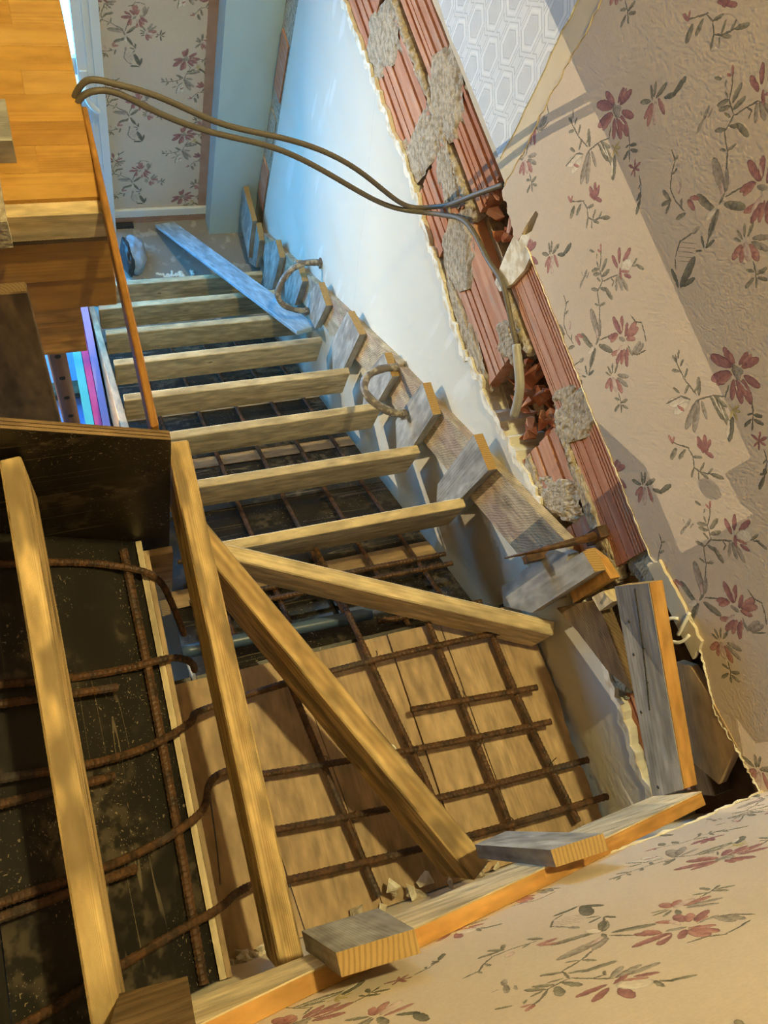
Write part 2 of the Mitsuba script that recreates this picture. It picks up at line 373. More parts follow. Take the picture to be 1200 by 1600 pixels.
# ---- floral wallpaper: the strokes of one repeat (x mm, y mm, angle, length mm, width 0.1 mm, kind of petal or leaf), looked up through a small grid
TW, TH, CELL = 0.54, 0.40, 0.02
STROKES = (
    '191,232,-173,37,148,m;192,229,-141,53,211,m;198,222,-106,48,192,m;197,241,106,29,116,m;202,243,79,40,158,m;215,241,31,39,155,m;218,236,-6,45,181,m;212'
    ',225,-15,42,169,m;209,221,-39,36,143,m;191,235,-178,24,91,r;202,246,102,28,108,r;201,223,-94,41,156,r;217,231,-6,30,116,r;194,223,51,27,154,y;188,231,'
    '0,30,172,y;216,229,15,25,29,c;212,222,-17,21,24,c;212,207,-54,24,35,s;225,190,-123,31,35,s;210,167,-109,40,35,s;209,161,5,47,113,g;214,171,1,62,147,g;'
    '207,159,16,27,64,g;210,167,28,36,85,g;223,172,-3,34,33,c;215,164,8,31,30,c;259,187,-43,45,163,d;260,177,-40,32,91,c;198,135,-64,67,191,y;200,133,-45,5'
    '9,168,y;203,138,-10,35,100,y;197,132,-63,37,105,y;190,116,-113,61,231,c;192,111,-94,48,182,c;181,80,33,21,70,r;190,116,-134,28,35,s;173,98,-101,43,35,'
    's;193,134,-163,48,35,s;153,122,-176,35,35,s;123,120,162,20,35,s;121,121,-172,20,68,g;115,127,141,17,60,g;128,124,111,16,56,g;135,119,-127,21,72,g;151,'
    '123,123,19,66,g;174,108,116,21,72,g;167,98,-152,20,70,g;195,137,150,34,117,g;182,131,100,17,57,g;250,192,49,18,59,o;250,192,1,20,66,o;250,192,86,17,56'
    ',o;250,192,-52,16,52,o;250,192,-165,11,38,o;257,236,-25,24,35,s;276,227,-36,29,35,s;276,227,-109,13,45,d;277,226,51,20,70,d;282,220,-82,21,72,d;284,22'
    '3,39,23,78,d;286,219,-32,13,45,d;318,214,-154,18,59,m;318,214,135,16,51,m;318,214,82,19,62,m;318,214,38,16,52,m;318,214,-77,14,46,m;318,214,-27,15,48,'
    'm;334,217,-13,22,35,s;353,212,-40,27,35,s;350,212,-70,10,34,d;371,197,-59,27,94,d;369,202,-106,14,49,d;226,29,44,22,35,s;240,43,51,32,35,s;258,64,9,21'
    ',35,s;276,67,-24,22,35,s;293,59,34,19,35,s;307,68,59,30,35,s;235,33,-171,20,79,r;233,30,122,16,64,r;245,38,-69,29,136,g;257,57,-75,27,103,g;283,94,176'
    ',33,132,m;282,96,145,32,127,m;283,97,119,28,111,m;279,96,38,25,98,m;277,94,-157,17,67,m;276,67,62,23,71,g;293,59,-52,21,65,g;305,65,-33,15,45,g;305,69'
    ',115,20,61,g;304,67,34,25,76,g;317,82,101,19,57,g;320,90,51,31,94,g;264,-90,156,26,84,g;263,-85,135,25,80,g;267,-83,88,34,109,g;262,-93,-134,30,98,g;2'
    '66,-91,-55,38,131,r;271,-78,-4,33,114,r;265,-93,-78,30,104,r;269,-85,-37,38,145,p;281,-68,53,30,99,d;295,-52,89,39,127,d;504,-59,130,46,35,s;479,-29,1'
    '42,37,35,s;453,-9,159,35,35,s;425,2,105,30,35,s;418,28,169,27,35,s;395,32,132,25,35,s;381,48,147,17,35,s;371,55,147,15,69,r;370,53,-157,11,52,r;358,38'
    ',-142,17,59,g;372,36,130,10,35,g;393,33,-117,26,88,g;402,34,108,31,107,g;410,30,81,29,99,g;416,22,-158,16,54,g;403,30,-124,25,87,g;424,7,-131,25,85,g;'
    '424,13,45,23,80,g;431,26,13,35,120,g;449,-9,-137,15,52,g;451,-7,75,19,64,g;390,32,174,14,48,g;428,79,-179,31,119,m;424,87,145,30,113,m;428,97,101,34,1'
    '30,m;448,87,41,23,89,m;430,86,-29,24,91,m;438,73,-11,32,108,y;437,69,-38,28,94,y;447,78,5,33,112,y;432,86,67,37,249,c;438,84,51,25,71,r;419,27,70,30,3'
    '5,s;428,52,65,24,35,s;428,52,20,14,35,s;439,56,-64,12,35,s;451,113,100,22,63,g;453,117,70,16,46,g;455,125,34,25,71,g;378,-25,109,26,75,y;380,-27,-76,1'
    '6,45,y;382,-13,106,16,45,y;501,-46,170,65,211,y;500,-42,145,36,117,y;478,-40,-27,29,95,p;504,-77,-162,48,156,g;507,-72,-155,31,100,g;509,-66,-61,46,14'
    '7,g;510,-55,43,48,155,g;516,-49,38,26,85,g;505,-63,109,20,66,g;505,-67,-89,30,127,c;470,-89,-136,25,93,r;533,17,-178,42,159,m;533,17,139,36,138,m;526,'
    '10,-107,32,123,m;559,5,-71,35,133,m;564,15,-32,34,131,m;544,25,131,29,109,m;545,29,98,42,160,r;547,30,83,39,149,r;548,25,58,29,111,r;558,0,-108,32,122'
    ',r;560,11,-53,33,124,r;562,19,-14,18,70,r;528,12,-93,31,117,r;534,8,43,21,99,y;551,10,-77,29,83,p;531,23,165,20,56,p;519,62,15,24,35,s;539,68,52,18,35'
    ',s;549,80,-9,23,35,s;569,76,-16,16,35,s;559,24,2,22,35,s;579,25,46,18,35,s;590,36,77,28,35,s;581,23,98,37,128,y;587,32,97,33,112,y;563,23,4,22,74,y;50'
    '4,-48,72,37,35,s;581,-52,-175,21,61,g;580,-48,148,21,61,g;583,-43,117,24,70,g;581,-56,-148,18,51,g;585,-56,-76,30,144,r;588,-56,-42,26,125,r;593,-46,6'
    ',34,162,r;585,-51,-13,32,165,p;590,-37,54,36,104,y;593,-41,33,39,111,y;619,-52,-15,22,35,s;638,-57,-27,18,35,s;634,-58,-134,17,63,g;640,-58,79,23,82,g'
    ';641,-63,-82,23,82,g;644,-59,-32,16,57,g;644,-58,40,21,75,g;18,196,110,62,190,d;11,196,179,33,99,d;18,201,77,35,107,d;-1,276,163,21,64,d;1,279,85,23,7'
    '0,d;0,271,-128,16,47,d;-10,299,123,22,68,d;16,193,170,22,66,d;-30,328,-53,22,35,s;-18,312,-60,36,35,s;-38,267,81,20,95,y;-31,214,121,32,35,s;-45,237,7'
    '7,33,35,s;-31,214,-27,21,35,s;-48,233,48,45,14,t;-42,228,48,45,14,t;-36,224,49,45,14,t;-29,220,49,45,14,t;-23,216,49,45,14,t;-77,273,-165,36,35,s;-107'
    ',265,178,26,35,s;-130,265,137,28,35,s;-148,282,124,23,35,s;-159,299,172,21,35,s;-113,259,-113,27,91,g;-115,256,-168,28,95,g;-113,254,-66,21,73,g;-146,'
    '281,88,16,54,g;-162,296,81,14,49,g;-73,274,-109,26,89,g;-87,269,144,16,55,g;-111,276,132,19,111,p;-63,292,-171,26,124,r;-164,380,-75,22,67,y;-167,387,'
    '112,13,38,y;-170,380,172,9,27,y')
INKS = {'m': ((0.215, 0.085, 0.090), (0.37, 0.165, 0.16)), 'r': ((0.30, 0.115, 0.105), (0.46, 0.24, 0.205)), 'p': ((0.44, 0.30, 0.26), (0.66, 0.52, 0.44)), 'g': ((0.115, 0.105, 0.075), (0.30, 0.27, 0.20)),
        'd': ((0.075, 0.075, 0.058), (0.18, 0.17, 0.125)), 'y': ((0.19, 0.16, 0.13), (0.40, 0.345, 0.285)), 'c': ((0.56, 0.47, 0.37), (0.74, 0.66, 0.55)), 'o': ((0.33, 0.25, 0.09), (0.52, 0.42, 0.18)),
        's': ((0.125, 0.11, 0.085), (0.17, 0.15, 0.115)), 't': ((0.27, 0.22, 0.18), (0.27, 0.22, 0.18))}
rows = []
for q in STROKES.split(';'):
    *v, kk = q.split(',')
    x, y, a, l, w = (float(t) for t in v)
    rows.append((x / 1000 % TW, y / 1000 % TH, math.radians(a), l / 1000, w / 10000, kk))
NX, NYC = round(TW / CELL), round(TH / CELL)
cells = [[] for _ in range(NX * NYC)]
for i, (x, y, a, l, w, kk) in enumerate(rows):
    hit = set()
    for t in np.linspace(0, 1, 24):
        for o in (-0.5, -0.25, 0, 0.25, 0.5):
            px, py = x + l * t * math.cos(a) - o * w * 1.1 * math.sin(a), y + l * t * math.sin(a) + o * w * 1.1 * math.cos(a)
            hit.add((int(py % TH / CELL) % NYC) * NX + int(px % TW / CELL) % NX)
    for h in hit:
        cells[h].append(i)
PER = max(len(c) for c in cells)
rows.append((9.0, 9.0, 0.0, 0.01, 0.01, 's'))
table = np.array([c + [len(rows) - 1] * (PER - len(c)) for c in cells]).ravel()
LOOK = mi.UInt32(table)
COLS = [mi.Float(np.array(c, np.float32)) for c in zip(*[(x, y, math.cos(a), math.sin(a), 1 / l, 2 / w, *INKS[k][0], *INKS[k][1]) for x, y, a, l, w, k in rows])]
dr.eval(LOOK, *COLS)


def floral(u, v):
    c = mix((0.61, 0.505, 0.40), (0.55, 0.45, 0.35), noise(u * 520, v * 520, 1.0) * 0.6 + 0.4 * noise(u * 170, v * 900, 2.0))
    c = c * (0.95 + 0.1 * noise(u * 7, v * 7, 4.0))
    e = noise(u * 300, v * 300, 5.0) - 0.5
    f = noise(u * 240, v * 240, 2.0)
    x, y = u - TW * dr.floor(u / TW), v - TH * dr.floor(v / TH)
    base = (dr.clip(mi.UInt32(y / CELL), 0, NYC - 1) * NX + dr.clip(mi.UInt32(x / CELL), 0, NX - 1)) * PER
    for k in range(PER):
        i = dr.gather(mi.UInt32, LOOK, base + k)
        sx, sy, ca, sa, il, ib, r0, g0, b0, r1, g1, b1 = (dr.gather(mi.Float, q, i) for q in COLS)
        dx, dy = x - sx, y - sy
        dx = dx - TW * dr.round(dx / TW)
        dy = dy - TH * dr.round(dy / TH)
        t = (dx * ca + dy * sa) * il
        b = (dy * ca - dx * sa + 0.0014 * e) * ib
        inside = dr.select((t > 0) & (t < 1), 4 * t * (1 - t) * (0.62 + 0.38 * t) - b * b, -1.0)
        tone = dr.clip(0.5 + 0.45 * b + 0.8 * (f - 0.5) + 0.25 * (t - 0.5), 0, 1)
        ink = mix(mi.Color3f(r0, g0, b0), mi.Color3f(r1, g1, b1), tone) * (1 - 0.35 * (1 - smoothstep(0.05, 0.4, inside)))
        c = mix(c, ink, smoothstep(0.0, 0.12, inside) * 0.93)
    return c


def floral_fn(p, n, uv):
    side = dr.abs(n.x) > 0.5
    u = dr.select(side, -p.y + 0.634, p.x + 0.11 + 1.08)
    v = p.z + 1.17
    return floral(u, v)


bsdf('floral_paper', floral_fn, 0.75, 0.15, lambda p, n, uv: noise(p.x * 420 + p.y * 420, p.z * 420, 3.0), 0.0006)


def hex_fn(p, n, uv):
    sx, sz = 0.100, 0.150
    u, v = -p.y / sx, p.z / sz
    d0 = mi.Float(9)
    for off in (0.0, 0.5):
        a = u - off
        a = dr.abs(a - dr.round(a)) * sx
        b = v - off
        b = dr.abs(b - dr.round(b)) * sz
        d = dr.maximum(a, 0.45 * a + 0.62 * b)          # an upright hexagon
        d0 = dr.minimum(d0, d)
    line = mi.Float(0)
    for r, w in ((0.020, 0.0020), (0.031, 0.0016), (0.038, 0.0020)):
        line = dr.maximum(line, smoothstep(w, 0, dr.abs(d0 - r)))
    c = mix((0.62, 0.635, 0.65), (0.54, 0.55, 0.56), smoothstep(0.019, 0.017, d0))
    c = mix(c, (0.70, 0.71, 0.715), smoothstep(0.004, 0.0, dr.abs(d0 - 0.0255)))
    c = mix(c, (0.36, 0.37, 0.38), line * 0.75)
    return c * (0.94 + 0.12 * fbm(p.y * 60, p.z * 60))


bsdf('hexagon_paper', hex_fn, 0.6, 0.25)

# ------------------------------------------------------------------ the setting
AX = dict(x=(1, 0, 0), y=(0, 1, 0), z=(0, 0, 1))
tag('wall_right', 'tall right wall: white plaster below, chased clay bricks, floral and hexagon papers above', kind='structure')
WRY = 2.66                                            # where the right wall stops at the far opening
BY0 = 0.235                                           # near end of the sound brickwork
# brick zone: its lower lip follows the broken plaster edge
lip = jag((NY - 0.06, -1.63), (0.10, -1.60), 0.012, 22, 3) + jag((0.10, -1.60), (0.48, -1.64), 0.010, 22, 4)[1:] + jag((0.48, -1.64), (1.03, -1.745), 0.010, 40, 5)[1:] + \
    jag((1.03, -1.745), (1.58, -1.70), 0.008, 40, 6)[1:] + jag((1.58, -1.70), (WRY, -1.76), 0.008, 60, 7)[1:]
plaster_poly = [(WRY, FLOOR_Z - 0.1)] + [(NY - 0.06, FLOOR_Z - 0.1)] + lip
add('plaster', xwall(plaster_poly, WX, 1.22), 'plaster', 'wall_right')
rim = Polygon(plaster_poly).intersection(unary_union([Polygon(lip + [(p[0], p[1] - 0.016 - 0.012 * math.sin(37 * p[0]) ** 2) for p in lip[::-1]]).buffer(0)]))
for g in getattr(rim, 'geoms', [rim]):
    if g.area > 1e-5:
        add('broken_edge', xwall(g, WX - 0.003, WX + 0.004), 'plaster_torn', 'wall_right')
# backing mortar and the recess towards the corner
for ya, yb in ((BY0, 0.615), (0.845, 0.982), (1.203, WRY)):
    add('backing', bx(1.02, 1.24, ya, yb, -1.80, -1.25), 'mortar', 'wall_right')
for ya, yb, za, zb in ((0.615, 0.845, -1.80, -1.70), (0.615, 0.845, -1.48, -1.25), (0.982, 1.203, -1.80, -1.49), (0.982, 1.203, -1.33, -1.25)):
    add('backing', bx(1.02, 1.24, ya, yb, za, zb), 'mortar', 'wall_right')
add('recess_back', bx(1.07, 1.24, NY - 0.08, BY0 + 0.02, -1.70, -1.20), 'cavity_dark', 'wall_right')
# upper papers
up_lip = jag((WRY + 1.6, -1.345), (1.215, -1.318), 0.003, 50, 11)
hex_edge = jag((WRY + 1.6, -1.300), (1.208, -1.300), 0.004, 60, 12)
add('plaster_upper', xwall(up_lip + [(1.145, -1.318), (1.145, CEIL_Z), (WRY + 1.6, CEIL_Z)], WX + 0.002, 1.24), 'plaster_bare', 'wall_right')
add('hexagon_paper', xwall(hex_edge + jag((1.208, -1.300), (1.206, CEIL_Z), 0.003, 120, 13)[1:] + [(WRY + 1.6, CEIL_Z)], WX - 0.0005, WX + 0.004), 'hexagon_paper', 'wall_right')
paper_low = jag((1.148, -1.335), (1.03, -1.352), 0.006, 12, 14) + [(1.015, -1.348), (1.02, -1.30), (1.018, -1.25), (1.005, -1.245), (0.995, -1.29), (0.985, -1.335)] + \
    jag((0.985, -1.325), (0.245, -1.318), 0.0025, 60, 15) + jag((0.245, -1.318), (0.10, -1.268), 0.002, 30, 16)[1:] + jag((0.10, -1.268), (-0.06, -1.305), 0.002, 30, 17)[1:] + \
    jag((-0.06, -1.305), (NY, -1.272), 0.0035, 34, 18)[1:] + [(NY - 0.05, -1.27), (NY - 0.05, CEIL_Z)]
paper_side = jag((1.150, CEIL_Z), (1.148, -1.335), 0.0035, 200, 19)[:-1]
add('plaster_behind_paper', xwall(paper_low + [(1.146, CEIL_Z)], WX + 0.004, 1.24), 'plaster_bare', 'wall_right')
add('floral_paper', xwall(paper_low + paper_side, WX - 0.0005, WX + 0.005), 'floral_paper', 'wall_right')
# torn white rim of the paper
low_line = paper_low[18:-2]
trim_pts = [(WX - 0.002, y, z - 0.001) for y, z in low_line]
for a, b in ((0, 62), (60, len(trim_pts))):
    seg = np.array(trim_pts[a:b])
    if len(seg) > 3:
        rr = 0.0014 if a == 0 else 0.0021
        wob = np.random.RandomState(31 + a)
        add('torn_paper_rim', tube(seg, rr, 6, raw=True, rfn=lambda s, an: wob.uniform(0.5, 1.4)), 'plaster_torn', 'wall_right')
side_line = [(WX - 0.001, y, z) for y, z in paper_side if z < 0.2]
add('torn_paper_rim', tube(np.array(side_line), 0.0016, 6, raw=True), 'plaster_bare', 'wall_right')


# bricks: long hollow blocks with grooves along their length
def brick_profile(z0, z1, x0, x1, style):
    """(x, z) outline of the grooved face."""
    H = z1 - z0
    marks = {0: [(0.10, 0.13), (0.18, 0.21), (0.26, 0.29), (0.34, 0.37), (0.60, 0.62), (0.82, 0.84), (0.88, 0.90)],
             1: [(0.16, 0.24), (0.34, 0.37), (0.50, 0.60), (0.80, 0.90)], 2: [(0.30, 0.33), (0.42, 0.45), (0.58, 0.61)]}[style]
    pts, d = [(x1, z0), (x0, z0)], 0.006
    for a, b in marks:
        a, b = (1 - b, 1 - a) if style == 0 else (a, b)
    ms = sorted([(1 - b, 1 - a) for a, b in marks]) if style == 0 else marks
    for a, b in ms:
        pts += [(x0, z0 + a * H), (x0 + d, z0 + a * H + 0.001), (x0 + d, z0 + b * H - 0.001), (x0, z0 + b * H)]
    return pts + [(x0, z1), (x1, z1)]


def brick(y0, y1, z0, z1, style, mat, x0=0.984, cut=None, tilt=0.0):
    pg = Polygon(brick_profile(z0, z1, x0 + rnd.uniform(0, 0.003), 1.03, style))
    m = trimesh.creation.extrude_polygon(pg, y1 - y0)
    V = m.vertices
    W = np.stack([V[:, 0], y0 + V[:, 2], V[:, 1] + tilt * V[:, 2]], 1)
    m = trimesh.Trimesh(W, m.faces[:, ::-1], process=False)
    add('brick', m, mat, 'wall_right')


UC, LC = (-1.330, -1.452), (-1.482, -1.690)          # the two courses
for y0, y1, st, mt in ((0.262, 0.575, 0, 'clay'), (0.635, 0.985, 0, 'clay_pale'), (1.195, 1.475, 1, 'clay'), (1.60, 1.965, 1, 'clay_pale'), (2.02, 2.40, 1, 'clay'), (2.45, 2.65, 0, 'clay_pale')):
    brick(y0, y1, UC[1] - 0.012 * (y0 > 1.1), UC[0] - 0.012 * (y0 > 1.1), st, mt)
for y0, y1, st, mt in ((0.255, 0.40, 2, 'clay'), (0.470, 0.612, 1, 'clay_pale'), (0.845, 1.215, 2, 'clay_pale'), (1.265, 1.475, 1, 'clay'), (1.565, 1.905, 1, 'clay_pale'), (2.03, 2.32, 1, 'clay'), (2.37, 2.65, 2, 'clay')):
    dz = -0.035 * min(1, max(0, (y0 - 0.4) / 0.5))
    brick(y0, y1, LC[1] + dz, LC[0] + dz * 0.9, st, mt)
brick(-0.20, 0.155, -1.618, -1.50, 1, 'clay', x0=0.992)
# mortar: bed joint, head joints, smears over the bricks
for ja, jb in ((BY0, 0.62), (0.80, 0.985), (1.20, WRY)):
    JY = np.linspace(ja, jb, max(8, int((jb - ja) / 0.03)))
    bed = np.stack([0.992 + 0.006 * meshkit.noise(np.stack([JY * 30, JY * 0, JY * 0], 1)), JY, -1.467 - 0.035 * np.clip((JY - 0.5) / 0.9, 0, 1) + 0.006 * meshkit.noise(np.stack([JY * 23, JY * 0 + 4, JY * 0], 1))], 1)
    add('bed_joint', tube(bed, 0.017, 10, 0.006, lambda s, a: 0.7 + 0.6 * meshkit.noise(np.stack([a * 2, a * 0 + s * 120, a * 0], 1))), 'mortar', 'wall_right', smooth=True)


def smear(y, z, sy, sz, seed, rot=0.0, mat='mortar', thick=0.010, x=0.985):
    """A lump of mortar smeared over the brick faces."""
    n = 46
    r = np.random.RandomState(seed)
    g = np.linspace(-1, 1, n)
    A, B = np.meshgrid(g, g, indexing='ij')
    q = np.stack([A.ravel() * 3 + seed * 5, B.ravel() * 3, np.zeros(n * n)], 1)
    rad = np.sqrt(A ** 2 + B ** 2).ravel() + 1.3 * (meshkit.fbm(q * 0.8, 4, seed) - 0.5)
    h = thick * np.clip(1.0 - np.maximum(rad, 0) ** 2.5, -0.9, 0.55) + 0.0035 * (meshkit.fbm(q * 7, 3, seed + 1) - 0.5)
    Y = A.ravel() * sy
    Z = B.ravel() * sz
    c, s = math.cos(rot), math.sin(rot)
    V = np.stack([x - h, y + c * Y - s * Z, z + s * Y + c * Z], 1)
    F = [[i * n + j, (i + 1) * n + j, (i + 1) * n + j + 1, i * n + j + 1] for i in range(n - 1) for j in range(n - 1)]
    F = np.array([t for a, b, cc, d in F for t in ([a, cc, b], [a, d, cc])])
    keep = (h[F] > -0.006).any(1)
    m = trimesh.Trimesh(V, F[keep], process=False)
    m.remove_unreferenced_vertices()
    add('mortar_patch', m, mat, 'wall_right', smooth=True)


for a in ((0.600, -1.395, 0.060, 0.085, 1, 0.3), (0.475, -1.585, 0.050, 0.10, 2, 0.5), (1.53, -1.43, 0.11, 0.105, 3, 0.6), (1.20, -1.62, 0.10, 0.09, 4, 0.5), (1.56, -1.63, 0.075, 0.12, 5, 0.3),
          (1.95, -1.62, 0.09, 0.13, 6, 0.5), (2.0, -1.40, 0.06, 0.09, 7, 0.3), (0.93, -1.72, 0.10, 0.04, 8, 0.1), (0.88, -1.55, 0.05, 0.05, 10, 0.9),
          (1.38, -1.545, 0.10, 0.05, 13, 0.1), (2.35, -1.5, 0.06, 0.16, 14, 0.2), (0.40, -1.47, 0.13, 0.025, 15, 0.0), (0.30, -1.475, 0.07, 0.022, 16, 0.0),
          (0.55, -1.655, 0.06, 0.035, 17, 0.2), (1.07, -1.72, 0.12, 0.03, 18, 0.0), (1.45, -1.30, 0.035, 0.03, 19, 0)):
    smear(*a)
smear(0.235, -1.352, 0.045, 0.075, 20, 0.1, 'mortar_blue', 0.02, 1.0)
smear(0.06, -1.585, 0.06, 0.05, 21, 0.4, 'mortar_blue', 0.012, 0.985)
# smashed openings in the blocks, with shards of the cell walls
for (y0, y1, z0, z1, n, sd) in ((0.985, 1.20, -1.475, -1.34, 34, 5), (0.62, 0.84, -1.685, -1.49, 34, 9)):
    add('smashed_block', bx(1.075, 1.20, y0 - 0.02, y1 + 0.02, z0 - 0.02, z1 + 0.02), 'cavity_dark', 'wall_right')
    rr = np.random.RandomState(sd)
    for i in range(n):
        c = (rr.uniform(0.998, 1.05), rr.uniform(y0, y1), rr.uniform(z0, z1))
        add('brick_shard', shard(c, (rr.uniform(0.008, 0.03), rr.uniform(0.015, 0.045), rr.uniform(0.006, 0.02)), sd * 100 + i), 'clay_broken' if i % 3 else 'clay', 'wall_right')
# knob of old plaster between the paper and the brick at the upper hole
pts = [(1.005, -1.32), (0.99, -1.285), (0.965, -1.31), (0.955, -1.365), (0.965, -1.43), (0.985, -1.485), (1.01, -1.49), (1.02, -1.455), (1.03, -1.40), (1.035, -1.35)]
add('plaster_lump', xwall(Polygon(pts).buffer(0.008).buffer(-0.004), WX + 0.0, 1.03), 'plaster_torn', 'wall_right')

# near wall (the photographer's side) with its papered face
tag('wall_near', 'near wall with floral paper torn off along a ragged line above the winder form', kind='structure')
nl = jag((1.04, -1.285), (0.80, -1.222), 0.007, 22, 23) + jag((0.80, -1.222), (0.545, -1.215), 0.004, 26, 24)[1:] + jag((0.545, -1.215), (0.28, -1.165), 0.004, 30, 25)[1:] + jag((0.28, -1.165), (0.02, -1.055), 0.003, 30, 26)[1:] + [(-1.6, -0.10), (-3.2, -0.05)]
add('floral_paper', ywall(nl + [(-3.2, CEIL_Z), (1.04, CEIL_Z)], NY - 0.005, NY), 'floral_paper', 'wall_near')
add('plaster_behind_paper', ywall(nl + [(-3.2, CEIL_Z), (1.04, CEIL_Z)], NY - 0.20, NY - 0.005), 'plaster_bare', 'wall_near')
add('plaster', bx(-3.2, 1.24, NY - 0.30, -0.265, FLOOR_Z - 0.1, -0.05), 'plaster_bare', 'wall_near')
seg = np.array([(x, NY + 0.001, z - 0.001) for x, z in nl[:-2]])
wob = np.random.RandomState(5)
add('torn_paper_rim', tube(seg, 0.0024, 6, raw=True, rfn=lambda s, an: wob.uniform(0.4, 1.5)), 'plaster_torn', 'wall_near')

# far wall of the lower hall, its skirting, the glazed door and the blue-painted return
FY = 2.93
tag('wall_far', 'far wall of the lower hall in floral paper with a brown damp edge', kind='structure')
add('floral_paper', bx(0.296, 0.775, FY, FY + 0.004, -3.46, CEIL_Z), 'floral_paper', 'wall_far')
add('masonry', bx(0.27, 1.24, FY + 0.004, FY + 0.2, FLOOR_Z - 0.1, CEIL_Z), 'plaster_bare', 'wall_far')
add('masonry', bx(-2.4, -0.75, FY + 0.004, FY + 0.2, FLOOR_Z - 0.1, CEIL_Z), 'plaster_bare', 'wall_far')
add('masonry', bx(-0.75, 0.27, FY + 0.004, FY + 0.2, -1.50, CEIL_Z), 'plaster_bare', 'wall_far')
add('bare_strip', xwall([(0, 0)], 0, 1) if False else bx(0.715, 0.775, FY - 0.004, FY, -3.46, CEIL_Z), 'brown_stain', 'wall_far')
tag('baseboard_far', 'narrow white skirting at the foot of the far papered wall', kind='structure')
add('board', plank((0.296, FY - 0.008, -3.405), (0.77, FY - 0.008, -3.405), 0.016, 0.05), 'paint_white', 'baseboard_far')
add('bare_base', bx(0.30, 0.775, FY - 0.012, FY, FLOOR_Z, -3.455), 'brown_stain', 'baseboard_far')
tag('wall_return', 'pale blue painted return beside the far opening', kind='structure')
add('painted_face', bx(0.755, 1.24, 2.82, FY, FLOOR_Z, CEIL_Z), 'paint_blue', 'wall_return')
add('jamb_masonry', bx(0.985, 1.24, WRY - 0.02, 2.83, FLOOR_Z, CEIL_Z), 'mortar', 'wall_return')
add('jamb_brick', bx(0.978, 1.0, 2.70, 2.80, -3.2, -2.95), 'clay', 'wall_return')
add('jamb_brick', bx(0.980, 1.0, 2.71, 2.79, -2.86, -2.66), 'mortar', 'wall_return')
add('jamb_brick', bx(0.978, 1.0, 2.70, 2.80, -2.55, -2.28), 'clay', 'wall_return')
tag('door_1', 'glazed door to the daylight with a white frame, left of the far papered wall', kind='structure')
add('frame', bx(0.198, 0.292, FY - 0.05, FY + 0.06, FLOOR_Z, -1.50), 'paint_white', 'door_1')
add('frame_bead', bx(0.262, 0.296, FY - 0.062, FY, FLOOR_Z, -1.50), 'paint_white', 'door_1')
add('frame_bead', bx(0.236, 0.242, FY - 0.058, FY, FLOOR_Z, -1.50), 'paint_white', 'door_1')
add('frame', bx(-0.80, -0.70, FY - 0.05, FY + 0.06, FLOOR_Z, -1.50), 'paint_white', 'door_1')
add('rail', bx(-0.70, 0.198, FY - 0.02, FY + 0.03, FLOOR_Z, -3.30), 'paint_white', 'door_1')
add('rail', bx(-0.70, 0.198, FY - 0.02, FY + 0.03, -2.60, -2.52), 'paint_white', 'door_1')
scene['door_1__glazing'] = mikit.ply(trimesh.Trimesh([[-0.70, FY, -3.30], [0.198, FY, -3.30], [0.198, FY, -1.50], [-0.70, FY, -1.50]], [[0, 1, 2], [0, 2, 3]], process=False), 'paint_white',
                                     emitter={'type': 'area', 'radiance': {'type': 'rgb', 'value': [DAY_POWER * c for c in DAY]}})
add('door_handle', tube([(0.215, FY - 0.05, -2.62), (0.215, FY - 0.095, -2.62), (0.225, FY - 0.10, -2.66), (0.262, FY - 0.10, -2.71)], 0.011, 8, 0.006), 'paint_white', 'door_1', smooth=True)
add('handle_plate', bx(0.205, 0.232, FY - 0.057, FY - 0.05, -2.72, -2.55), 'paint_white', 'door_1')

tag('floor', 'dusty grey concrete floor of the lower hall', kind='structure')
add('slab', bx(-2.4, 1.24, -0.6, FY + 0.2, FLOOR_Z - 0.1, FLOOR_Z), 'dust_floor', 'floor')
tag('wall_left', 'left wall of the house, out of view beyond the lower hall', kind='structure')
add('plaster', bx(-2.5, -2.4, -0.6, FY + 0.2, FLOOR_Z - 0.1, -1.3), 'plaster', 'wall_left')
add('plaster', bx(-3.3, -3.2, -0.6, 4.4, -1.75, CEIL_Z), 'paint_ceiling', 'wall_left')
tag('wall_back', 'upper room wall beyond the landing, out of view', kind='structure')
add('plaster', bx(-3.3, 1.24, 4.2, 4.4, -1.75, CEIL_Z), 'paint_ceiling', 'wall_back')
tag('ceiling', 'plain ceiling of the upper room, out of view', kind='structure')
add('board', bx(-3.3, 1.24, -0.6, 4.4, CEIL_Z, CEIL_Z + 0.1), 'paint_ceiling', 'ceiling')

# upper floor: slab with a wooden floor laid on it, cut off at the stairwell
tag('floor_001', 'upper wooden floor ending at the open stairwell', kind='structure')
FE, FN = 0.094, 1.158
add('slab', bx(-3.2, FE + 0.004, FN + 0.02, FY, -1.62, UP_Z - 0.03), 'mortar', 'floor_001')
add('slab', bx(-3.2, FE + 0.004, FY, 4.2, -1.62, UP_Z - 0.03), 'mortar', 'floor_001')
yy = FN
k = 0
while yy < 2.0:
    wd = (0.062, 0.066, 0.060, 0.070)[k % 4]
    x1 = FE
    first = True
    while x1 > -0.6:
        ln = (0.10 if k % 3 == 1 else 0.17 + 0.09 * rnd.random()) if first else rnd.uniform(0.20, 0.34)
        x0 = max(-0.6, x1 - ln)
        m = bx(x0 + 0.0003, x1, yy + 0.0003, yy + wd, UP_Z - 0.03, UP_Z + rnd.uniform(-0.0003, 0.0003))
        add('stave', m, rnd.choice(['laminate', 'laminate_dark', 'laminate_pale', 'laminate']), 'floor_001')
        x1, first = x0, False
    yy += wd
    k += 1
add('far_boards', bx(-3.2, FE, yy, 4.2, UP_Z - 0.03, UP_Z), 'laminate', 'floor_001')
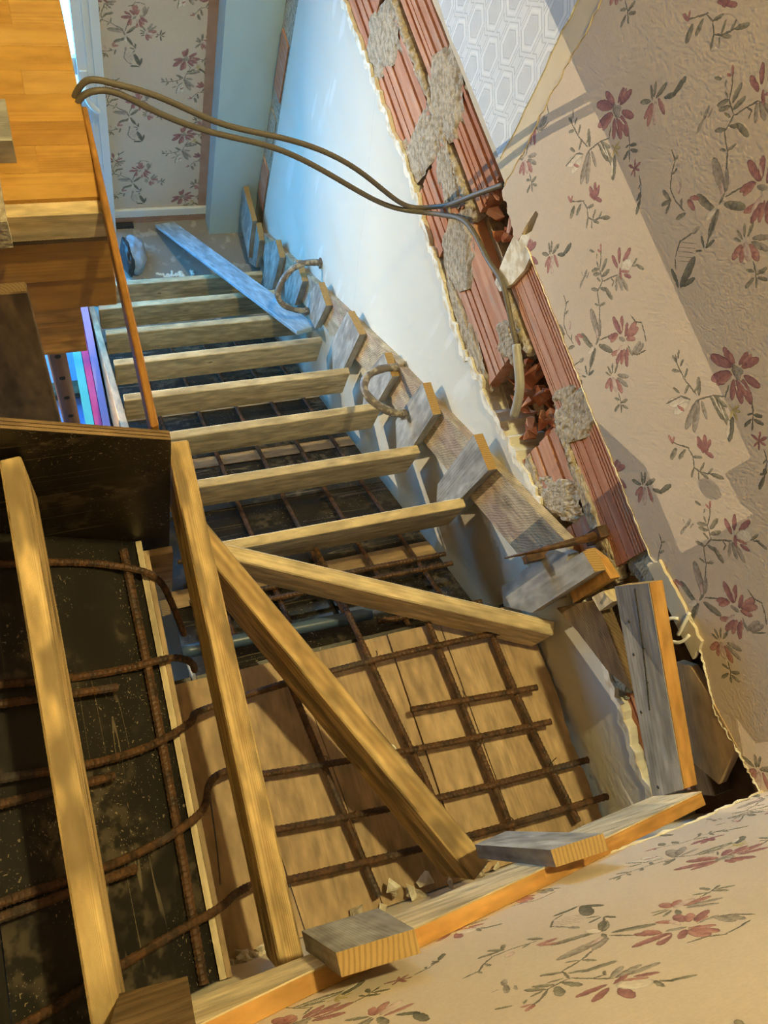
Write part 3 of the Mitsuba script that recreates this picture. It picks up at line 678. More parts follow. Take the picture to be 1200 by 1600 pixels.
add('far_boards', bx(-3.2, -0.6, FN, yy, UP_Z - 0.03, UP_Z), 'laminate', 'floor_001')
add('edge_batten', plank((-0.09, FN - 0.013, UP_Z - 0.010), (FE + 0.008, FN - 0.013, UP_Z - 0.010), 0.03, 0.072), 'pine_pale', 'floor_001')
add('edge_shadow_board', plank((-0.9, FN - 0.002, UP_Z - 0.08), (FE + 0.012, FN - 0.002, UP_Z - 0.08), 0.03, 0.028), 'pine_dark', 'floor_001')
add('edge_board', plank((-0.9, FN, UP_Z - 0.096), (FE + 0.012, FN, UP_Z - 0.096), 0.03, 0.135), 'laminate', 'floor_001', label='knotted edge board below the wooden floor')
add('edge_board', plank((-0.9, FN + 0.004, UP_Z - 0.232), (FE + 0.016, FN + 0.004, UP_Z - 0.232), 0.03, 0.105), 'laminate_dark', 'floor_001')

# ------------------------------------------------------------------ straight flight: risers, cleats, strings
RUN, RISE, Y8, Z8 = 0.2567, 0.1949, 0.609, -1.942
ORD = ['first', 'second', 'third', 'fourth', 'fifth', 'sixth', 'seventh', 'eighth']


def step(k):
    return Y8 + (8 - k) * RUN, Z8 - (8 - k) * RISE


for k in range(1, 9):
    y, z = step(k)
    x0 = 0.125 if k < 8 else 0.19
    x1 = 0.93 + rnd.uniform(-0.004, 0.004)
    tilt = rnd.uniform(-0.003, 0.003)
    add('riser_board', plank((x0, y + 0.0135 + tilt, z), (x1, y + 0.0135 - tilt, z + rnd.uniform(-0.002, 0.002)), 0.027, 0.148 + rnd.uniform(-0.006, 0.006)), 'pine_form',
        label=f'sawn riser board across the straight flight, {ORD[k - 1]} step up from the lower floor', cat='board', group='riser boards of the straight flight')

CLEATS = [(1, [(2.626, -3.49), (2.513, -3.389), (2.519, -3.192), (2.60, -3.166), (2.671, -3.259)]),
          (2, [(2.354, -3.332), (2.244, -3.201), (2.227, -2.948), (2.316, -2.942), (2.44, -3.13)]),
          (3, [(2.069, -3.052), (1.962, -2.928), (1.944, -2.738), (2.052, -2.744), (2.115, -2.973)]),
          (4, [(1.845, -2.79), (1.723, -2.747), (1.69, -2.546), (1.802, -2.558), (1.86, -2.717)]),
          (5, [(1.486, -2.677), (1.419, -2.562), (1.403, -2.306), (1.524, -2.348), (1.56, -2.60)]),
          (6, [(1.206, -2.489), (1.15, -2.321), (1.14, -2.144), (1.228, -2.148), (1.272, -2.351)]),
          (7, [(0.944, -2.29), (0.898, -2.17), (0.897, -1.944), (0.999, -1.945), (1.012, -2.068), (1.02, -2.224)]),
          (8, [(0.684, -2.11), (0.635, -1.98), (0.627, -1.737), (0.732, -1.749), (0.725, -2.059)])]
for k, pts in CLEATS:
    m = xwall(Polygon(pts).buffer(0.002), 0.921, 0.947)
    add('upright_cleat', m, 'pine_grey', label=f'weathered grey cleat holding the right end of the {ORD[k - 1]} riser board from the floor', cat='cleat', group='cleats on the wall string')
add('upright_cleat', xwall([(2.58, -3.40), (2.60, -3.15), (2.80, -3.14), (2.79, -3.36)], 0.90, 0.925), 'pine_grey', label='grey board standing on edge at the foot of the stairs beside the blue return', cat='board')

nx = 0.948
for (y0, z0, y1, z1, w, lab) in ((0.365, -1.552, 1.20, -2.155, 0.150, 'rough sawn plank fixed along the plaster wall, upper half of the flight'), (1.17, -2.12, 2.86, -3.42, 0.140, 'rough sawn plank fixed along the plaster wall, lower half of the flight')):
    d = np.array([y1 - y0, z1 - z0]) / math.hypot(y1 - y0, z1 - z0)
    q = np.array([d[1], -d[0]])
    a, b = np.array([y0, z0]), np.array([y1, z1])
    e0 = np.array([-0.02, 0]) if y0 < 1 else np.zeros(2)
    add('wall_string', xwall([tuple(a), tuple(b), tuple(b + q * w), tuple(a + q * w + e0)], nx, WX, uvaxis=(0, d[0], d[1])), 'pine_sawn', label=lab, cat='plank')
# left string of the straight flight, seen over its edge
ex = np.array([0, RUN, -RISE]) / math.hypot(RUN, RISE)
p0, p1 = np.array([0.108, 0.70, -2.005]), np.array([0.096, 2.255, -3.185])
add('open_side_string', plank(p0, p1, 0.026, 0.26, up=(0, 0.61, 0.79)), 'birch_ply', label='pale board closing the open left side of the straight flight', cat='board')

# plank lying down the steps
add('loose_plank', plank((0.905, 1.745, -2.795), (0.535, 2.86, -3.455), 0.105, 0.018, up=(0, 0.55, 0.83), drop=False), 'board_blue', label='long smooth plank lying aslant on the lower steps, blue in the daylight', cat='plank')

# forged C clamps that pin the string to the wall
def clamp(pts, label, r=0.011):
    k = thing('form_clamp', label, 'clamp', 'forged C clamps holding the wall string')
    P = spline(pts, 0.006)
    L = len(P)
    add('bow', tube(P, r, 10, raw=True, rfn=lambda s, a: 0.85 + 0.35 * abs(np.cos(a)) ** 0.5 + 0.08 * math.sin(s * 90)), 'steel_old', k, smooth=True)
    a, b = P[0], P[-1]
    add('jaw', trimesh.convex.convex_hull(np.vstack([a + o for o in np.array([[x, y, z] for x in (-0.004, 0.012) for y in (-0.012, 0.012) for z in (-0.022, 0.016)])])), 'steel_old', k)
    add('jaw', trimesh.convex.convex_hull(np.vstack([b + o for o in np.array([[x, y, z] for x in (-0.010, 0.006) for y in (-0.010, 0.010) for z in (-0.018, 0.012)])])), 'steel_old', k)


clamp([(0.97, 1.164, -2.137), (0.901, 1.169, -2.137), (0.832, 1.141, -2.134), (0.813, 1.095, -2.128), (0.838, 1.038, -2.121), (0.888, 0.998, -2.116), (0.912, 0.991, -2.115)], 'rusty forged C clamp biting into the white plaster beside the middle of the flight')
clamp([(0.97, 1.929, -2.604), (0.891, 1.929, -2.603), (0.81, 1.891, -2.657), (0.795, 1.854, -2.709), (0.847, 1.825, -2.749), (0.912, 1.816, -2.761)], 'forged C clamp over the end of the blue plank lower down the flight')
k = thing('form_clamp', 'dark pointed clamp iron stuck in the brick joint above the grey notched board', 'clamp', 'forged C clamps holding the wall string')
add('bow', tube([(0.99, 0.342, -1.468), (0.92, 0.333, -1.447), (0.85, 0.334, -1.460), (0.79, 0.352, -1.545)], 0.0095, 10, 0.006, lambda s, a: max(0.25, 1.25 - s * 4.2)), 'rust', k, smooth=True)
add('jaw', bx(0.962, 0.985, 0.327, 0.352, -1.495, -1.435), 'rust', k)
add('jaw', bx(0.872, 0.93, 0.345, 0.362, -1.625, -1.60), 'rust', k)

# ------------------------------------------------------------------ winders
def winder(p0, p1, w, h, mat, label):
    add('winder_board', plank(p0, p1, w, h, c=0.003, jit=0.002), mat, label=label, cat='board', group='boards of the winder and upper flight')


winder((0.222, 0.556, -1.750), (0.960, 0.204, -1.750), 0.037, 0.122, 'pine_form', 'thick board from the turning corner to the right wall, lowest winder riser')
winder((0.166, 0.545, -1.555), (0.540, -0.222, -1.555), 0.046, 0.170, 'pine_thick', 'thick diagonal board crossing the winder from the turning corner to the near wall')
winder((0.143, 0.650, -1.360), (0.144, -0.235, -1.360), 0.040, 0.185, 'pine_thick', 'thick straight board from the black plywood corner to the near wall')
winder((-0.116, 0.568, -1.165), (-0.102, -0.235, -1.165), 0.033, 0.170, 'pine_thick', 'thick knotted board over the dark form at the left edge, highest riser')

# soffit forms -------------------------------------------------------------
def soffit_z(y):
    return -1.85 - 0.15 * y


k = thing('winder_form', 'tan plywood bottom of the winder form under the rusty grid', 'formwork')
edges = [0.071, 0.232, 0.40, 0.595, 0.735, 0.962]
for i, (a, b) in enumerate(zip(edges[:-1], edges[1:])):
    y1, s0, s1 = 0.305, 0.0, 0.0
    pg = [(a + 0.0012 - 0.045 * (i in (1, 2)), 0.305), (b - 0.0012 - 0.045 * (i in (0, 1)), 0.305), (b - 0.0012, -0.262), (a + 0.0012, -0.262)]
    if i == 4:
        pg = [(a + 0.0012, 0.305), (0.962, 0.305)] + jag((0.968, 0.18), (0.964, 0.03), 0.002, 10, 71) + jag((0.962, 0.03), (0.950, -0.12), 0.003, 14, 72) + jag((0.952, -0.12), (0.955, -0.262), 0.004, 14, 73) + [(a + 0.0012, -0.262)]
    dz = rnd.uniform(-0.003, 0.003)
    m = trimesh.creation.extrude_polygon(Polygon(pg), 0.018)
    V = m.vertices.copy()
    V[:, 2] += soffit_z(V[:, 1]) - 0.018 + dz
    m = trimesh.Trimesh(V, m.faces, process=False)
    add('panel', uvmesh(m, (a, 0, -1.85), (0, 1, 0), (1, 0, 0), (0, 0, 1)), 'birch_ply', k)
add('paper_scrap', blob((0.518, 0.03, soffit_z(0.03) + 0.003), (0.011, 0.022, 0.002), 4), 'fibre_white', k)
add('side_panel', bx(0.0605, 0.070, -0.262, 0.540, -1.90, -1.652, axis=1), 'birch_ply', label='tan upright plywood strip between the dark left form and the tan form', cat='board')
add('ply_offcut', bx(0.0605, 0.120, 0.5450, 0.56, -2.05, -1.68), 'birch_ply', label='small tan plywood piece under the black side panel at the turning corner', cat='board')
add('end_strip', bx(0.075, 0.972, 0.308, 0.317, -2.10, soffit_z(0.3) - 0.02), 'film_ply', label='dark upright strip where the tan form meets the straight flight', cat='board')

k = thing('upper_form', 'dark film-faced bottom of the upper flight form at the left', 'formwork')
SL = 0.75
for i in range(4):
    xa, xb = 0.048 - 0.30 * i, 0.048 - 0.30 * (i + 1)
    za, zb = -1.668 + SL * 0.30 * i, -1.668 + SL * 0.30 * (i + 1)
    V = np.array([[xa, -0.262, za], [xa, 0.58, za], [xb + 0.002, 0.58, zb], [xb + 0.002, -0.262, zb]])
    V = np.vstack([V, V - [0, 0, 0.02]])
    m = trimesh.convex.convex_hull(V)
    add('panel', uvmesh(m, (xa, 0, za), (0, 1, 0), (-0.8, 0, 0.6), (0.6, 0, 0.8)), 'film_ply', k)
add('edge_lath', bx(0.048, 0.060, -0.262, 0.575, -1.70, -1.655, axis=1), 'pine_form', k)
# black cheek of the upper flight
k = thing('cheek_panel', 'black film-faced plywood side panel of the upper flight with a brown layered top edge', 'formwork')
CH = 0.580
top = lambda x: -1.152 - 0.50 * (x + 0.0) 
poly = [(0.119, -1.213), (0.119, -1.90), (-0.02, -1.90), (-1.2, -1.08), (-1.2, -0.52), (-0.118, -1.098)]
add('face', ywall(poly, CH, CH + 0.018, uvaxis=(1, 0, 0)), 'film_ply', k)
tp = [(0.119, -1.213), (-0.118, -1.098), (-1.2, -0.52)]
for i in range(3):
    add('veneer_edge', ywall([(x, z + 0.0005) for x, z in tp] + [(x, z + 0.0018) for x, z in tp[::-1]], CH + 0.0005 + 0.006 * i, CH + 0.0055 + 0.006 * i, uvaxis=(1, 0, 0)), 'pine_dark', k)

k = thing('flight_form', 'dark glossy sloping bottom of the straight flight form beneath the riser boards', 'formwork')
zs = lambda y: -2.03 - 0.76 * (y - 0.3)
ys = [0.318, 0.56, 0.625, 0.93, 1.16, 1.22, 1.52, 1.62, 1.95, 2.35]
for i, (a, b) in enumerate(zip(ys[:-1], ys[1:])):
    tan = i in (1, 4, 6)
    V = np.array([[0.126, a, zs(a)], [0.925, a, zs(a)], [0.925, b - 0.002, zs(b - 0.002)], [0.126, b - 0.002, zs(b - 0.002)]]) + [0, 0, 0.004 * tan]
    m = trimesh.convex.convex_hull(np.vstack([V, V - [0, 0, 0.02]]))
    add('panel', uvmesh(m, (0.1, a, zs(a)), (1, 0, 0), (0, 0.8, -0.6), (0, 0.6, 0.8)), 'birch_ply' if tan else ('film_wet' if i == 0 else 'film_ply'), k)
add('water_pipe', tube([(0.115, 0.392, -1.985), (0.60, 0.385, -1.995)], 0.016, 14, 0.02), 'blue_plastic', smooth=True, label='short blue pipe lying across the bottom of the form below the corner', cat='pipe')
add('pipe_offcut', tube([(0.62, 1.64, -3.02), (0.80, 1.63, -3.02)], 0.014, 14, 0.02), 'blue_plastic', smooth=True, label='dark blue pipe glimpsed under the fourth riser board', cat='pipe')

# rubble in the wall slots beside the form
rr = np.random.RandomState(44)
for i in range(16):
    c = (rr.uniform(0.33, 0.66), rr.uniform(-0.262, -0.225), -1.80 + rr.uniform(0, 0.03))
    add('mortar_lump', shard(c, rr.uniform(0.008, 0.022, 3), i + 60), 'plaster_torn' if i % 2 else 'mortar', 'wall_near')
for i in range(16):
    c = (rr.uniform(0.06, 0.16), rr.uniform(-0.268, -0.25), -1.80 + rr.uniform(0, 0.03))
    add('mortar_lump', shard(c, rr.uniform(0.007, 0.016, 3), i + 90), 'plaster_torn', 'wall_near')

# ------------------------------------------------------------------ rebars
def bar(pts, label, group, r=0.0065, name='rebar'):
    add(name, rebar_tube(pts, r), 'rust', label=label, cat='rebar', group=group)


BZ = lambda y: soffit_z(y) + 0.034
G1 = 'bars across the winder grid'
CROSS = [([(0.245, 0.238), (0.50, 0.245), (0.90, 0.236)], 'farthest from the near wall'), ([(0.578, 0.112), (0.90, 0.085)], 'second from the far side, starting mid-bay'),
         ([(0.16, 0.07), (0.62, 0.02), (0.90, 0.0)], 'third from the far side'), ([(0.16, -0.045), (0.55, -0.085), (0.952, -0.105)], 'fourth from the far side'),
         ([(0.16, -0.145), (0.55, -0.175), (0.962, -0.192)], 'nearest the near wall')]
for q, t in CROSS:
    bar([(x, y, BZ(y) + 0.012) for x, y in q], f'rusty ribbed bar lying across the tan form, {t}', G1)
G2 = 'bars along the winder grid'
for q, t in (([(0.325, 0.26), (0.355, 0.02), (0.39, -0.235)], 'leftmost'), ([(0.515, 0.60), (0.525, 0.24), (0.545, 0.08), (0.56, -0.02), (0.575, -0.22)], 'second from the left'),
             ([(0.695, 0.305), (0.705, 0.10), (0.715, -0.21)], 'third from the left'), ([(0.845, 0.245), (0.85, 0.05), (0.875, -0.225)], 'rightmost, next to the plastered wall')):
    bar([(x, y, BZ(y) - 0.001 if y < 0.31 else -2.05) for x, y in q], f'rusty ribbed bar running lengthwise in the tan form, {t}', G2, 0.0072)
k = thing('tie_wires', 'twists of thin wire tying the crossings of the tan form grid', 'wire', kind='stuff')
for i, (x, y) in enumerate(((0.53, 0.245), (0.704, 0.105), (0.556, 0.02), (0.71, -0.005), (0.85, -0.095), (0.712, -0.185), (0.37, -0.075), (0.352, 0.05))):
    z = BZ(y) + 0.010
    r = np.random.RandomState(i)
    add('twist', tube([(x - 0.010, y - 0.008, z - 0.004), (x, y, z + 0.008), (x + 0.009, y + 0.007, z + 0.004), (x + r.uniform(-0.01, 0.02), y + r.uniform(0.01, 0.02), z + 0.018)], 0.0011, 5, 0.004), 'rust', k)
# upper flight bars, bent down into the winder
UZ = lambda x: -1.668 + SL * (0.048 - min(x, 0.035)) + 0.028
G3 = 'bent bars of the upper flight'
for i, (pre, post, t) in enumerate((
        ([(-0.75, 0.50), (-0.20, 0.51), (0.02, 0.512)], [(0.068, 0.492, -1.640), (0.095, 0.455, -1.70), (0.118, 0.40, -1.83)], 'at the black side panel'),
        ([(-0.75, 0.285), (-0.20, 0.300), (0.03, 0.315)], [(0.075, 0.318, -1.645), (0.105, 0.312, -1.68), (0.12, 0.305, -1.76)], 'second from the black side panel'),
        ([(-0.75, 0.125), (-0.20, 0.150), (0.04, 0.170)], [(0.072, 0.182, -1.650), (0.094, 0.200, -1.71), (0.115, 0.222, -1.795), (0.19, 0.232, -1.822), (0.36, 0.245, -1.826)], 'third from the black side panel'),
        ([(-0.75, -0.05), (-0.20, -0.025), (0.02, 0.0)], [(0.066, 0.018, -1.645), (0.094, 0.055, -1.72), (0.125, 0.085, -1.790), (0.20, 0.090, -1.806)], 'second from the near wall'),
        ([(-0.75, -0.215), (-0.20, -0.19), (0.02, -0.155)], [(0.068, -0.148, -1.645), (0.115, -0.138, -1.73), (0.2, -0.135, -1.785)], 'nearest the near wall'))):
    bar([(x, y, UZ(x)) for x, y in pre] + post, f'rusty bar bent down from the dark left form, {t}', G3, 0.0066)
for (x0, x1, y, t) in ((-0.30, -0.035, 0.268, 'upper'), (-0.33, -0.065, 0.113, 'middle'), (-0.34, -0.055, -0.045, 'lower')):
    bar([(x0, y - 0.004, UZ(x0) + 0.002), (x1, y + 0.006, UZ(x1) + 0.002)], f'short lap bar crossing under the leftmost thick board, {t} of three', 'short lap bars', 0.0066)
bar([(0.022, 0.555, UZ(0.02) - 0.012), (0.026, 0.30, UZ(0.02) - 0.014), (0.020, -0.255, UZ(0.02) - 0.012)], 'rusty bar along the right rim of the dark left form', 'bar on the rim of the dark form', 0.0075)
# straight flight bars
SZ = lambda y: zs(y) + 0.035
G4 = 'sloping bars of the straight flight'
for i, x in enumerate((0.255, 0.405, 0.555, 0.70, 0.835)):
    bar([(x, 0.32 if i > 2 else 0.42, SZ(0.32 if i > 2 else 0.42)), (x + 0.01, 2.1, SZ(2.1))], f'sloping rusty bar under the straight flight, {ORD[i]} from the open left side', G4, 0.0068)
G5 = 'cross bars of the straight flight'
for i, y in enumerate((0.355, 0.505, 0.545, 0.70, 0.98, 1.27, 1.55)):
    bar([(0.17 if i else 0.62, y + 0.01, SZ(y) + 0.012), (0.925, y, SZ(y) + 0.012)], f'cross bar under the straight flight, {["first", "second", "third", "fourth", "fifth", "sixth", "seventh"][i]} from the winder', G5, 0.0068)
# tie wire in the left bay
add('tie_wire', tube([(0.098, 0.07, -1.72), (0.094, -0.03, -1.75), (0.088, -0.12, -1.80)], 0.0018, 6, 0.01), 'cable_grey', label='thin twine hanging against the tan side panel', cat='twine')
add('clamp_sleeve', tube([(0.121, 0.355, -1.93), (0.126, 0.305, -1.90)], 0.006, 10, 0.01), 'galvanised', smooth=True, label='small shiny steel sleeve beside the turning corner', cat='fitting')

# ------------------------------------------------------------------ strings and cleats at the near wall and right corner
SY = -0.186
def ystring(pts, y0, y1, mat, label, cat='plank', name='wall_string', uvaxis=(1, 0, 0)):
    add(name, ywall(pts, y0, y1, uvaxis), mat, label=label, cat=cat)


k = thing('near_string', 'orange-edged plank along the near wall, right half below the papered corner', 'plank')
add('face', ywall([(0.905, -1.335), (0.654, -1.224), (0.49, -1.150), (0.53, -1.33), (0.70, -1.414), (0.895, -1.48)], -0.188, SY, (1, 0, 0)), 'pine_form', k)
add('top', ywall([(0.905, -1.337), (0.654, -1.226), (0.49, -1.152), (0.53, -1.332), (0.70, -1.416), (0.895, -1.482)], NY + 0.0005, -0.188, (1, 0, 0)), 'pine_orange', k, label='fresh orange back part of the plank')
k = thing('near_string', 'orange-edged plank along the near wall, left half between the two end-grain cleats', 'plank')
lp = [(0.49, -1.150), (0.27, -1.064), (0.125, -1.034), (-0.25, -0.86), (-0.25, -1.03), (-0.003, -1.118), (0.14, -1.135), (0.272, -1.195), (0.515, -1.275)]
add('face', ywall(lp, -0.188, SY, (1, 0, 0)), 'pine_form', k)
add('top', ywall([(x, z - 0.002) for x, z in lp], NY + 0.0005, -0.188, (1, 0, 0)), 'pine_orange', k, label='fresh orange back part of the plank')

add('end_grain_cleat', prism([(0.146, -1.175), (0.245, -1.142), (0.231, -0.925), (0.148, -0.950)], (0, -0.163, 0), (1, 0, 0), (0, 0, 1), (0, -1, 0), 0.024, (0, 0, 1)), 'pine_grey',
    label='grey cleat with bright end grain beside the near foot of the straight thick board', cat='cleat', group='cleats at the near wall')
add('end_grain_cleat', prism([(0.508, -1.456), (0.590, -1.500), (0.573, -1.105), (0.495, -1.119)], (0, -0.163, 0), (1, 0, 0), (0, 0, 1), (0, -1, 0), 0.023, (0, 0, 1)), 'pine_grey',
    label='grey leaning cleat at the foot of the diagonal board on the near wall string', cat='cleat', group='cleats at the near wall')
add('end_grain_cleat', prism([(-0.086, -1.20), (-0.003, -1.15), (-0.003, -0.86), (-0.086, -0.90)], (0, -0.165, 0), (1, 0, 0), (0, 0, 1), (0, -1, 0), 0.022, (1, 0, 0)), 'pine_dark',
    label='brown cleat at the foot of the leftmost thick board', cat='cleat', group='cleats at the near wall')

add('notched_cleat', xwall([(0.306, -1.885), (0.352, -1.861), (0.354, -1.560), (0.322, -1.505), (0.310, -1.52), (0.308, -1.445), (0.257, -1.429), (0.253, -1.751)], 0.916, 0.944), 'pine_grey',
    label='broad grey nail-holed board at the right wall over the lowest winder board', cat='board')
add('wall_block', xwall([(0.318, -1.60), (0.318, -1.478), (0.285, -1.446), (0.236, -1.428), (0.230, -1.60)], 0.9445, 0.968, uvaxis=(0, 1, 0)), 'pine_orange', label='orange block behind the grey nail-holed board', cat='block')
add('wall_block', xwall([(0.219, -1.50), (0.219, -1.452), (0.19, -1.432), (0.185, -1.49)], 0.932, 0.960, uvaxis=(0, 1, 0)), 'pine_form', label='small pale offcut wedged beside the grey nail-holed board', cat='block')
add('corner_string', xwall([(0.240, -1.68), (0.218, -1.54), (0.19, -1.505), (0.012, -1.498), (0.07, -1.563), (0.17, -1.625)], 0.9445, WX - 0.002, uvaxis=(0, 1, 0.1)), 'pine_brown', label='dark rough sawn plank on the right wall behind the long grey corner board', cat='plank')
k = thing('corner_board', 'long grey weathered board with an orange edge, standing on edge in the right corner', 'board')
bp = [(0.207, -1.351), (0.183, -1.246), (-0.178, -1.372), (-0.190, -1.482)]
add('board', xwall(bp, 0.895, 0.926, uvaxis=(0, 1, 0.33)), 'pine_grey', k)
d = np.array([-0.361, -0.126])
add('sawn_edge', xwall([(0.182, -1.2455), (-0.178, -1.3715), (-0.1775, -1.3695), (0.1825, -1.2435)], 0.8965, 0.925, uvaxis=(0, 1, 0.33)), 'pine_orange', k, label='fresh orange sawn edge')
for y, z in ((0.135, -1.345), (0.075, -1.37), (0.08, -1.33), (-0.03, -1.415), (-0.17, -1.45), (0.02, -1.36)):
    add('nail_hole', trimesh.creation.icosphere(subdivisions=1, radius=0.0035).apply_translation((0.896, y, z)), 'black_plastic', k)
add('crack', tube([(0.8945, 0.185, -1.290), (0.8945, 0.10, -1.325), (0.8945, -0.03, -1.385)], 0.0012, 5, 0.02), 'black_plastic', k)
add('scrap_panel', xwall([(0.040, -1.36), (0.024, -1.325), (-0.027, -1.306), (-0.13, -1.285), (-0.190, -1.375), (-0.139, -1.435)], 0.972, 0.99, uvaxis=(0, 1, 0.3)), 'birch_ply', label='brown plywood scrap leaning in the dark cavity under the torn wallpaper', cat='panel')
add('cavity_beam', plank((1.03, 0.24, -1.40), (1.03, -0.22, -1.45), 0.05, 0.08), 'pine_dark', label='dark timber inside the cavity under the torn wallpaper', cat='beam')
add('torn_backing', xwall(jag((0.23, -1.33), (0.228, -1.29), 0.003, 6, 61) + jag((0.228, -1.29), (0.06, -1.262), 0.003, 14, 62)[1:] + jag((0.06, -1.262), (0.035, -1.305), 0.003, 6, 63)[1:], 0.968, 0.976), 'plaster_bare',
    label='strip of bare card backing hanging below the torn wallpaper edge', cat='strip')
k = thing('loose_fibre', 'white frayed threads hanging from the torn wallpaper above the cavity', 'threads')
for pts in ([(0.968, 0.115, -1.262), (0.962, 0.098, -1.285), (0.962, 0.085, -1.310)], [(0.966, 0.078, -1.285), (0.958, 0.072, -1.315), (0.955, 0.078, -1.335), (0.957, 0.068, -1.345)], [(0.967, 0.112, -1.300), (0.96, 0.118, -1.312), (0.957, 0.112, -1.325)]):
    add('thread', tube(pts, 0.0035, 6, 0.004), 'fibre_white', k, smooth=True)

# ------------------------------------------------------------------ cable and conduit
k = thing('cable_pair', 'two grey-brown cables slung from the wooden floor edge to the brick wall', 'cable')
add('cable', tube([(0.06, 1.41, -1.40), (0.080, 1.41, -1.33), (0.097, 1.41, -1.289), (0.112, 1.41, -1.273), (0.154, 1.408, -1.275), (0.24, 1.405, -1.303), (0.376, 1.40, -1.372), (0.509, 1.396, -1.411), (0.622, 1.392, -1.451), (0.733, 1.388, -1.518), (0.842, 1.384, -1.608), (0.925, 1.378, -1.652), (0.958, 1.352, -1.622), (0.966, 1.305, -1.561), (0.966, 1.226, -1.438), (0.985, 1.165, -1.335)], 0.0066, 10, 0.008), 'cable_grey', k, smooth=True)
add('cable', tube([(0.055, 1.393, -1.41), (0.082, 1.396, -1.34), (0.101, 1.397, -1.297), (0.13, 1.400, -1.287), (0.202, 1.402, -1.316), (0.28, 1.40, -1.362), (0.377, 1.396, -1.400), (0.497, 1.392, -1.436), (0.633, 1.388, -1.509), (0.77, 1.384, -1.601), (0.90, 1.380, -1.662), (0.955, 1.34, -1.632), (0.967, 1.286, -1.579), (0.970, 1.202, -1.510), (0.972, 1.137, -1.493), (0.970, 1.054, -1.476), (0.966, 0.984, -1.452), (0.967, 0.906, -1.469), (0.975, 0.822, -1.503), (0.983, 0.79, -1.52)], 0.0066, 10, 0.008), 'cable_grey', k, smooth=True)
add('wall_conduit', tube([(0.974, 0.840, -1.498), (0.972, 0.795, -1.518), (0.972, 0.751, -1.546), (0.974, 0.713, -1.616)], 0.0115, 14, 0.006), 'conduit', smooth=True, label='short bent grey conduit in the lower hole of the brick wall', cat='conduit')

# batten along the stairwell edge
add('edge_rail', plank((0.100, 1.40, -1.325), (0.098, 0.602, -1.195), 0.012, 0.062), 'batten_stain', label='thin orange batten running along the stairwell edge from the floor to the black panel', cat='batten')

# ------------------------------------------------------------------ things on the lower floor and seen through the gap
k = thing('steel_prop', 'rusty perforated steel prop standing behind the black panel', 'prop')
px_, py_ = -0.052, 1.36
add('tube', tube([(px_, py_, -3.478), (px_, py_, -1.875)], 0.026, 20, 0.2), 'prop_rust', k, smooth=40)
for i in range(12):
    z = -1.78 - 0.12 * i
    c = trimesh.creation.cylinder(radius=0.0085, height=0.004, sections=14)
    d = np.array([0.09, -1.0, 0.0])
    d /= np.linalg.norm(d)
    c.apply_transform(trimesh.geometry.align_vectors([0, 0, 1], d))
    c.apply_translation(np.array([px_, py_, z]) + d * 0.0255)
    add('pin_hole', c, 'black_plastic', k)
add('base_plate', bx(px_ - 0.035, px_ + 0.035, py_ - 0.06, py_ + 0.06, -3.488, -3.478), 'rust', k)
add('head_plate', bx(px_ - 0.035, px_ + 0.035, py_ - 0.06, py_ + 0.06, -1.875, -1.865), 'rust', k)
for (x0, x1, mt, lab, zt) in ((-0.012, 0.020, 'foam_teal', 'turquoise foam board on edge glimpsed below the wooden floor', -3.02), (0.022, 0.048, 'foam_pink', 'bright pink foam board on edge glimpsed below the wooden floor', -3.0), (0.050, 0.078, 'foam_mauve', 'mauve foam board next to the pale stair side', -2.98)):
    add('foam_board', bx(x0, x1, 1.30, 2.45, FLOOR_Z + 0.002, zt, axis=1), mt, label=lab, cat='foam board')
add('groundsheet', bx(-0.62, -0.008, 1.0, 2.6, FLOOR_Z, FLOOR_Z + 0.012), 'foam_blue', label='blue sheet lying on the lower floor behind the steel prop', cat='sheet')
for i, y in enumerate((1.60, 1.98)):
    add('floor_batten', plank((-0.16, y, -3.44), (-0.01, y, -3.44), 0.07, 0.045), 'pine_dark', label=f'short dark timber offcut on the blue sheet, {"nearer" if i == 0 else "farther"} of two', cat='offcut', group='offcuts on the blue sheet')
add('post_board', ywall([(-0.80, -1.66), (-0.063, -1.66), (-0.083, -1.90), (-0.80, -1.90)], 1.02, 1.045) if False else plank((-0.16, 1.03, -1.395), (-0.155, 1.03, -3.485), 0.025, 0.19, up=(1, 0, 0), drop=False), 'pine_dark', label='dark upright board behind the black panel at the left edge', cat='board')
add('trimmer_block', bx(-0.075, 0.028, FN + 0.01, FN + 0.06, -1.86, -1.63), 'pine_orange', label='square timber block under the floor edge above the steel prop', cat='block')
add('floor_block', bx(-0.16, -0.042, 1.245, 1.345, UP_Z + 0.001, UP_Z + 0.055), 'pine_grey', label='grey wooden block lying on the wooden floor at the left edge', cat='block', group=None)
add('floor_block', bx(-0.16, -0.076, 1.10, 1.235, UP_Z - 0.06, UP_Z + 0.012), 'mortar', label='rough grey piece of old slab beside the pale edge batten', cat='slab piece')

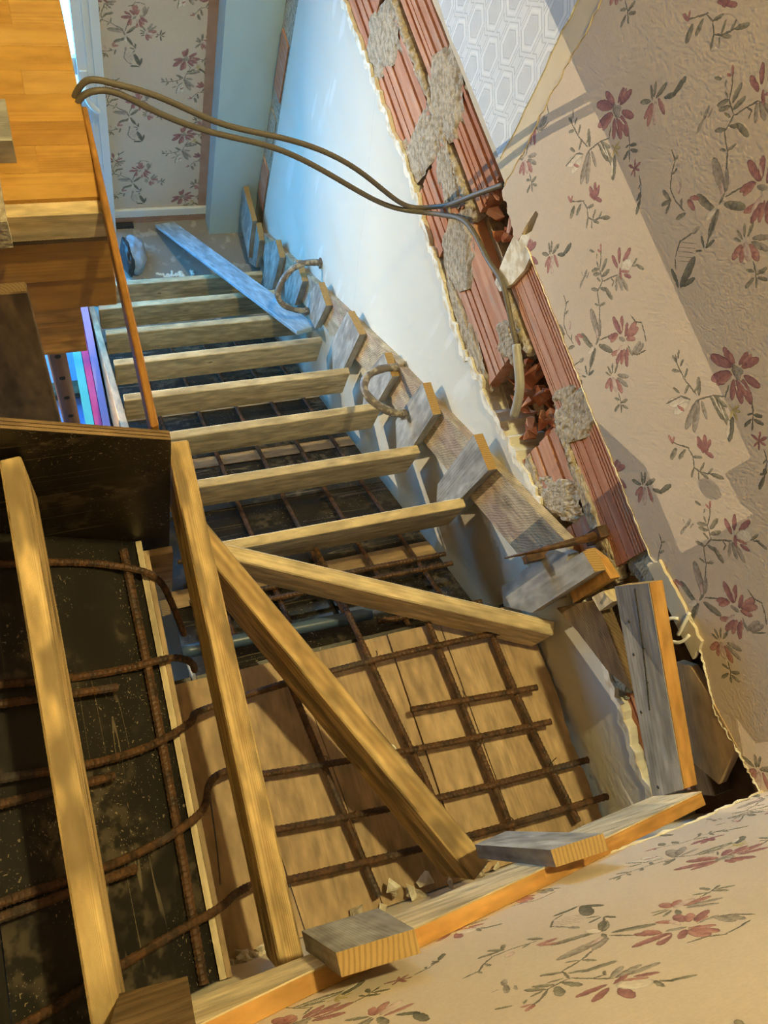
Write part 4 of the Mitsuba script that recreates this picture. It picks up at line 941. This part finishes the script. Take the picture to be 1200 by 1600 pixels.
k = thing('work_bag', 'dark grey bag slumped on the lower floor behind the orange batten', 'bag')
add('body', blob((0.355, 2.68, -3.44), (0.055, 0.09, 0.075), 3, 0.35, 3), 'bag_grey', k, smooth=True)
add('flap', blob((0.318, 2.66, -3.43), (0.03, 0.10, 0.075), 8, 0.35, 3), 'black_plastic', k, smooth=True)
add('dropped_tool', bx(0.30, 0.385, 2.885, 2.91, FLOOR_Z, FLOOR_Z + 0.02), 'black_plastic', label='black bar lying below the far white skirting', cat='bar')
rr = np.random.RandomState(12)
m = trimesh.util.concatenate([blob((rr.uniform(0.45, 0.63), rr.uniform(2.56, 2.60), FLOOR_Z + 0.004), rr.uniform(0.004, 0.012, 3), 200 + i, 0.4, 1) for i in range(34)])
add('plaster_crumbs', m, 'fibre_white', label='line of white plaster crumbs on the lower floor behind the lowest riser board', cat='crumbs', kind='stuff')

# ------------------------------------------------------------------ lamps
k = thing('ceiling_lamp', 'bare warm bulb over the stairwell, above the picture', 'lamp')
b = trimesh.creation.icosphere(subdivisions=3, radius=0.05)
b.apply_translation(LAMP_AT)
scene[k + '__bulb'] = mikit.ply(b, 'paint_white', smooth=True, emitter={'type': 'area', 'radiance': {'type': 'rgb', 'value': [LAMP_POWER * c for c in WARM]}})
add('socket', tube([(LAMP_AT[0], LAMP_AT[1], LAMP_AT[2] + 0.045), (LAMP_AT[0], LAMP_AT[1], CEIL_Z)], 0.014, 12, 0.02), 'paint_white', k, smooth=40)
k = thing('work_lamp', 'work floodlight hung in the lower hall under the floor, out of the picture', 'lamp')
AIM = np.array([0.975, 0.60, -1.30]) - np.array(WORK_AT)
AIM /= np.linalg.norm(AIM)
scene[k + '__beam'] = {'type': 'spot', 'to_world': T().look_at(origin=list(WORK_AT), target=[a + b for a, b in zip(WORK_AT, AIM.tolist())], up=[0, 0, 1]), 'cutoff_angle': 50.0, 'beam_width': 26.0,
                       'intensity': {'type': 'rgb', 'value': [WORK_POWER * c for c in WORK]}}
W0 = np.array(WORK_AT)
add('housing', tube(np.array([W0 - 0.10 * AIM, W0 - 0.09 * AIM, W0 - 0.03 * AIM, W0 - 0.004 * AIM]), 0.06, 20, raw=True), 'black_plastic', k, smooth=40)
add('cord', tube([tuple(W0 - 0.08 * AIM + np.array([0, 0, 0.05])), (W0[0] - 0.08, W0[1] + 0.05, -1.62)], 0.006, 8, 0.05), 'black_plastic', k, smooth=True)
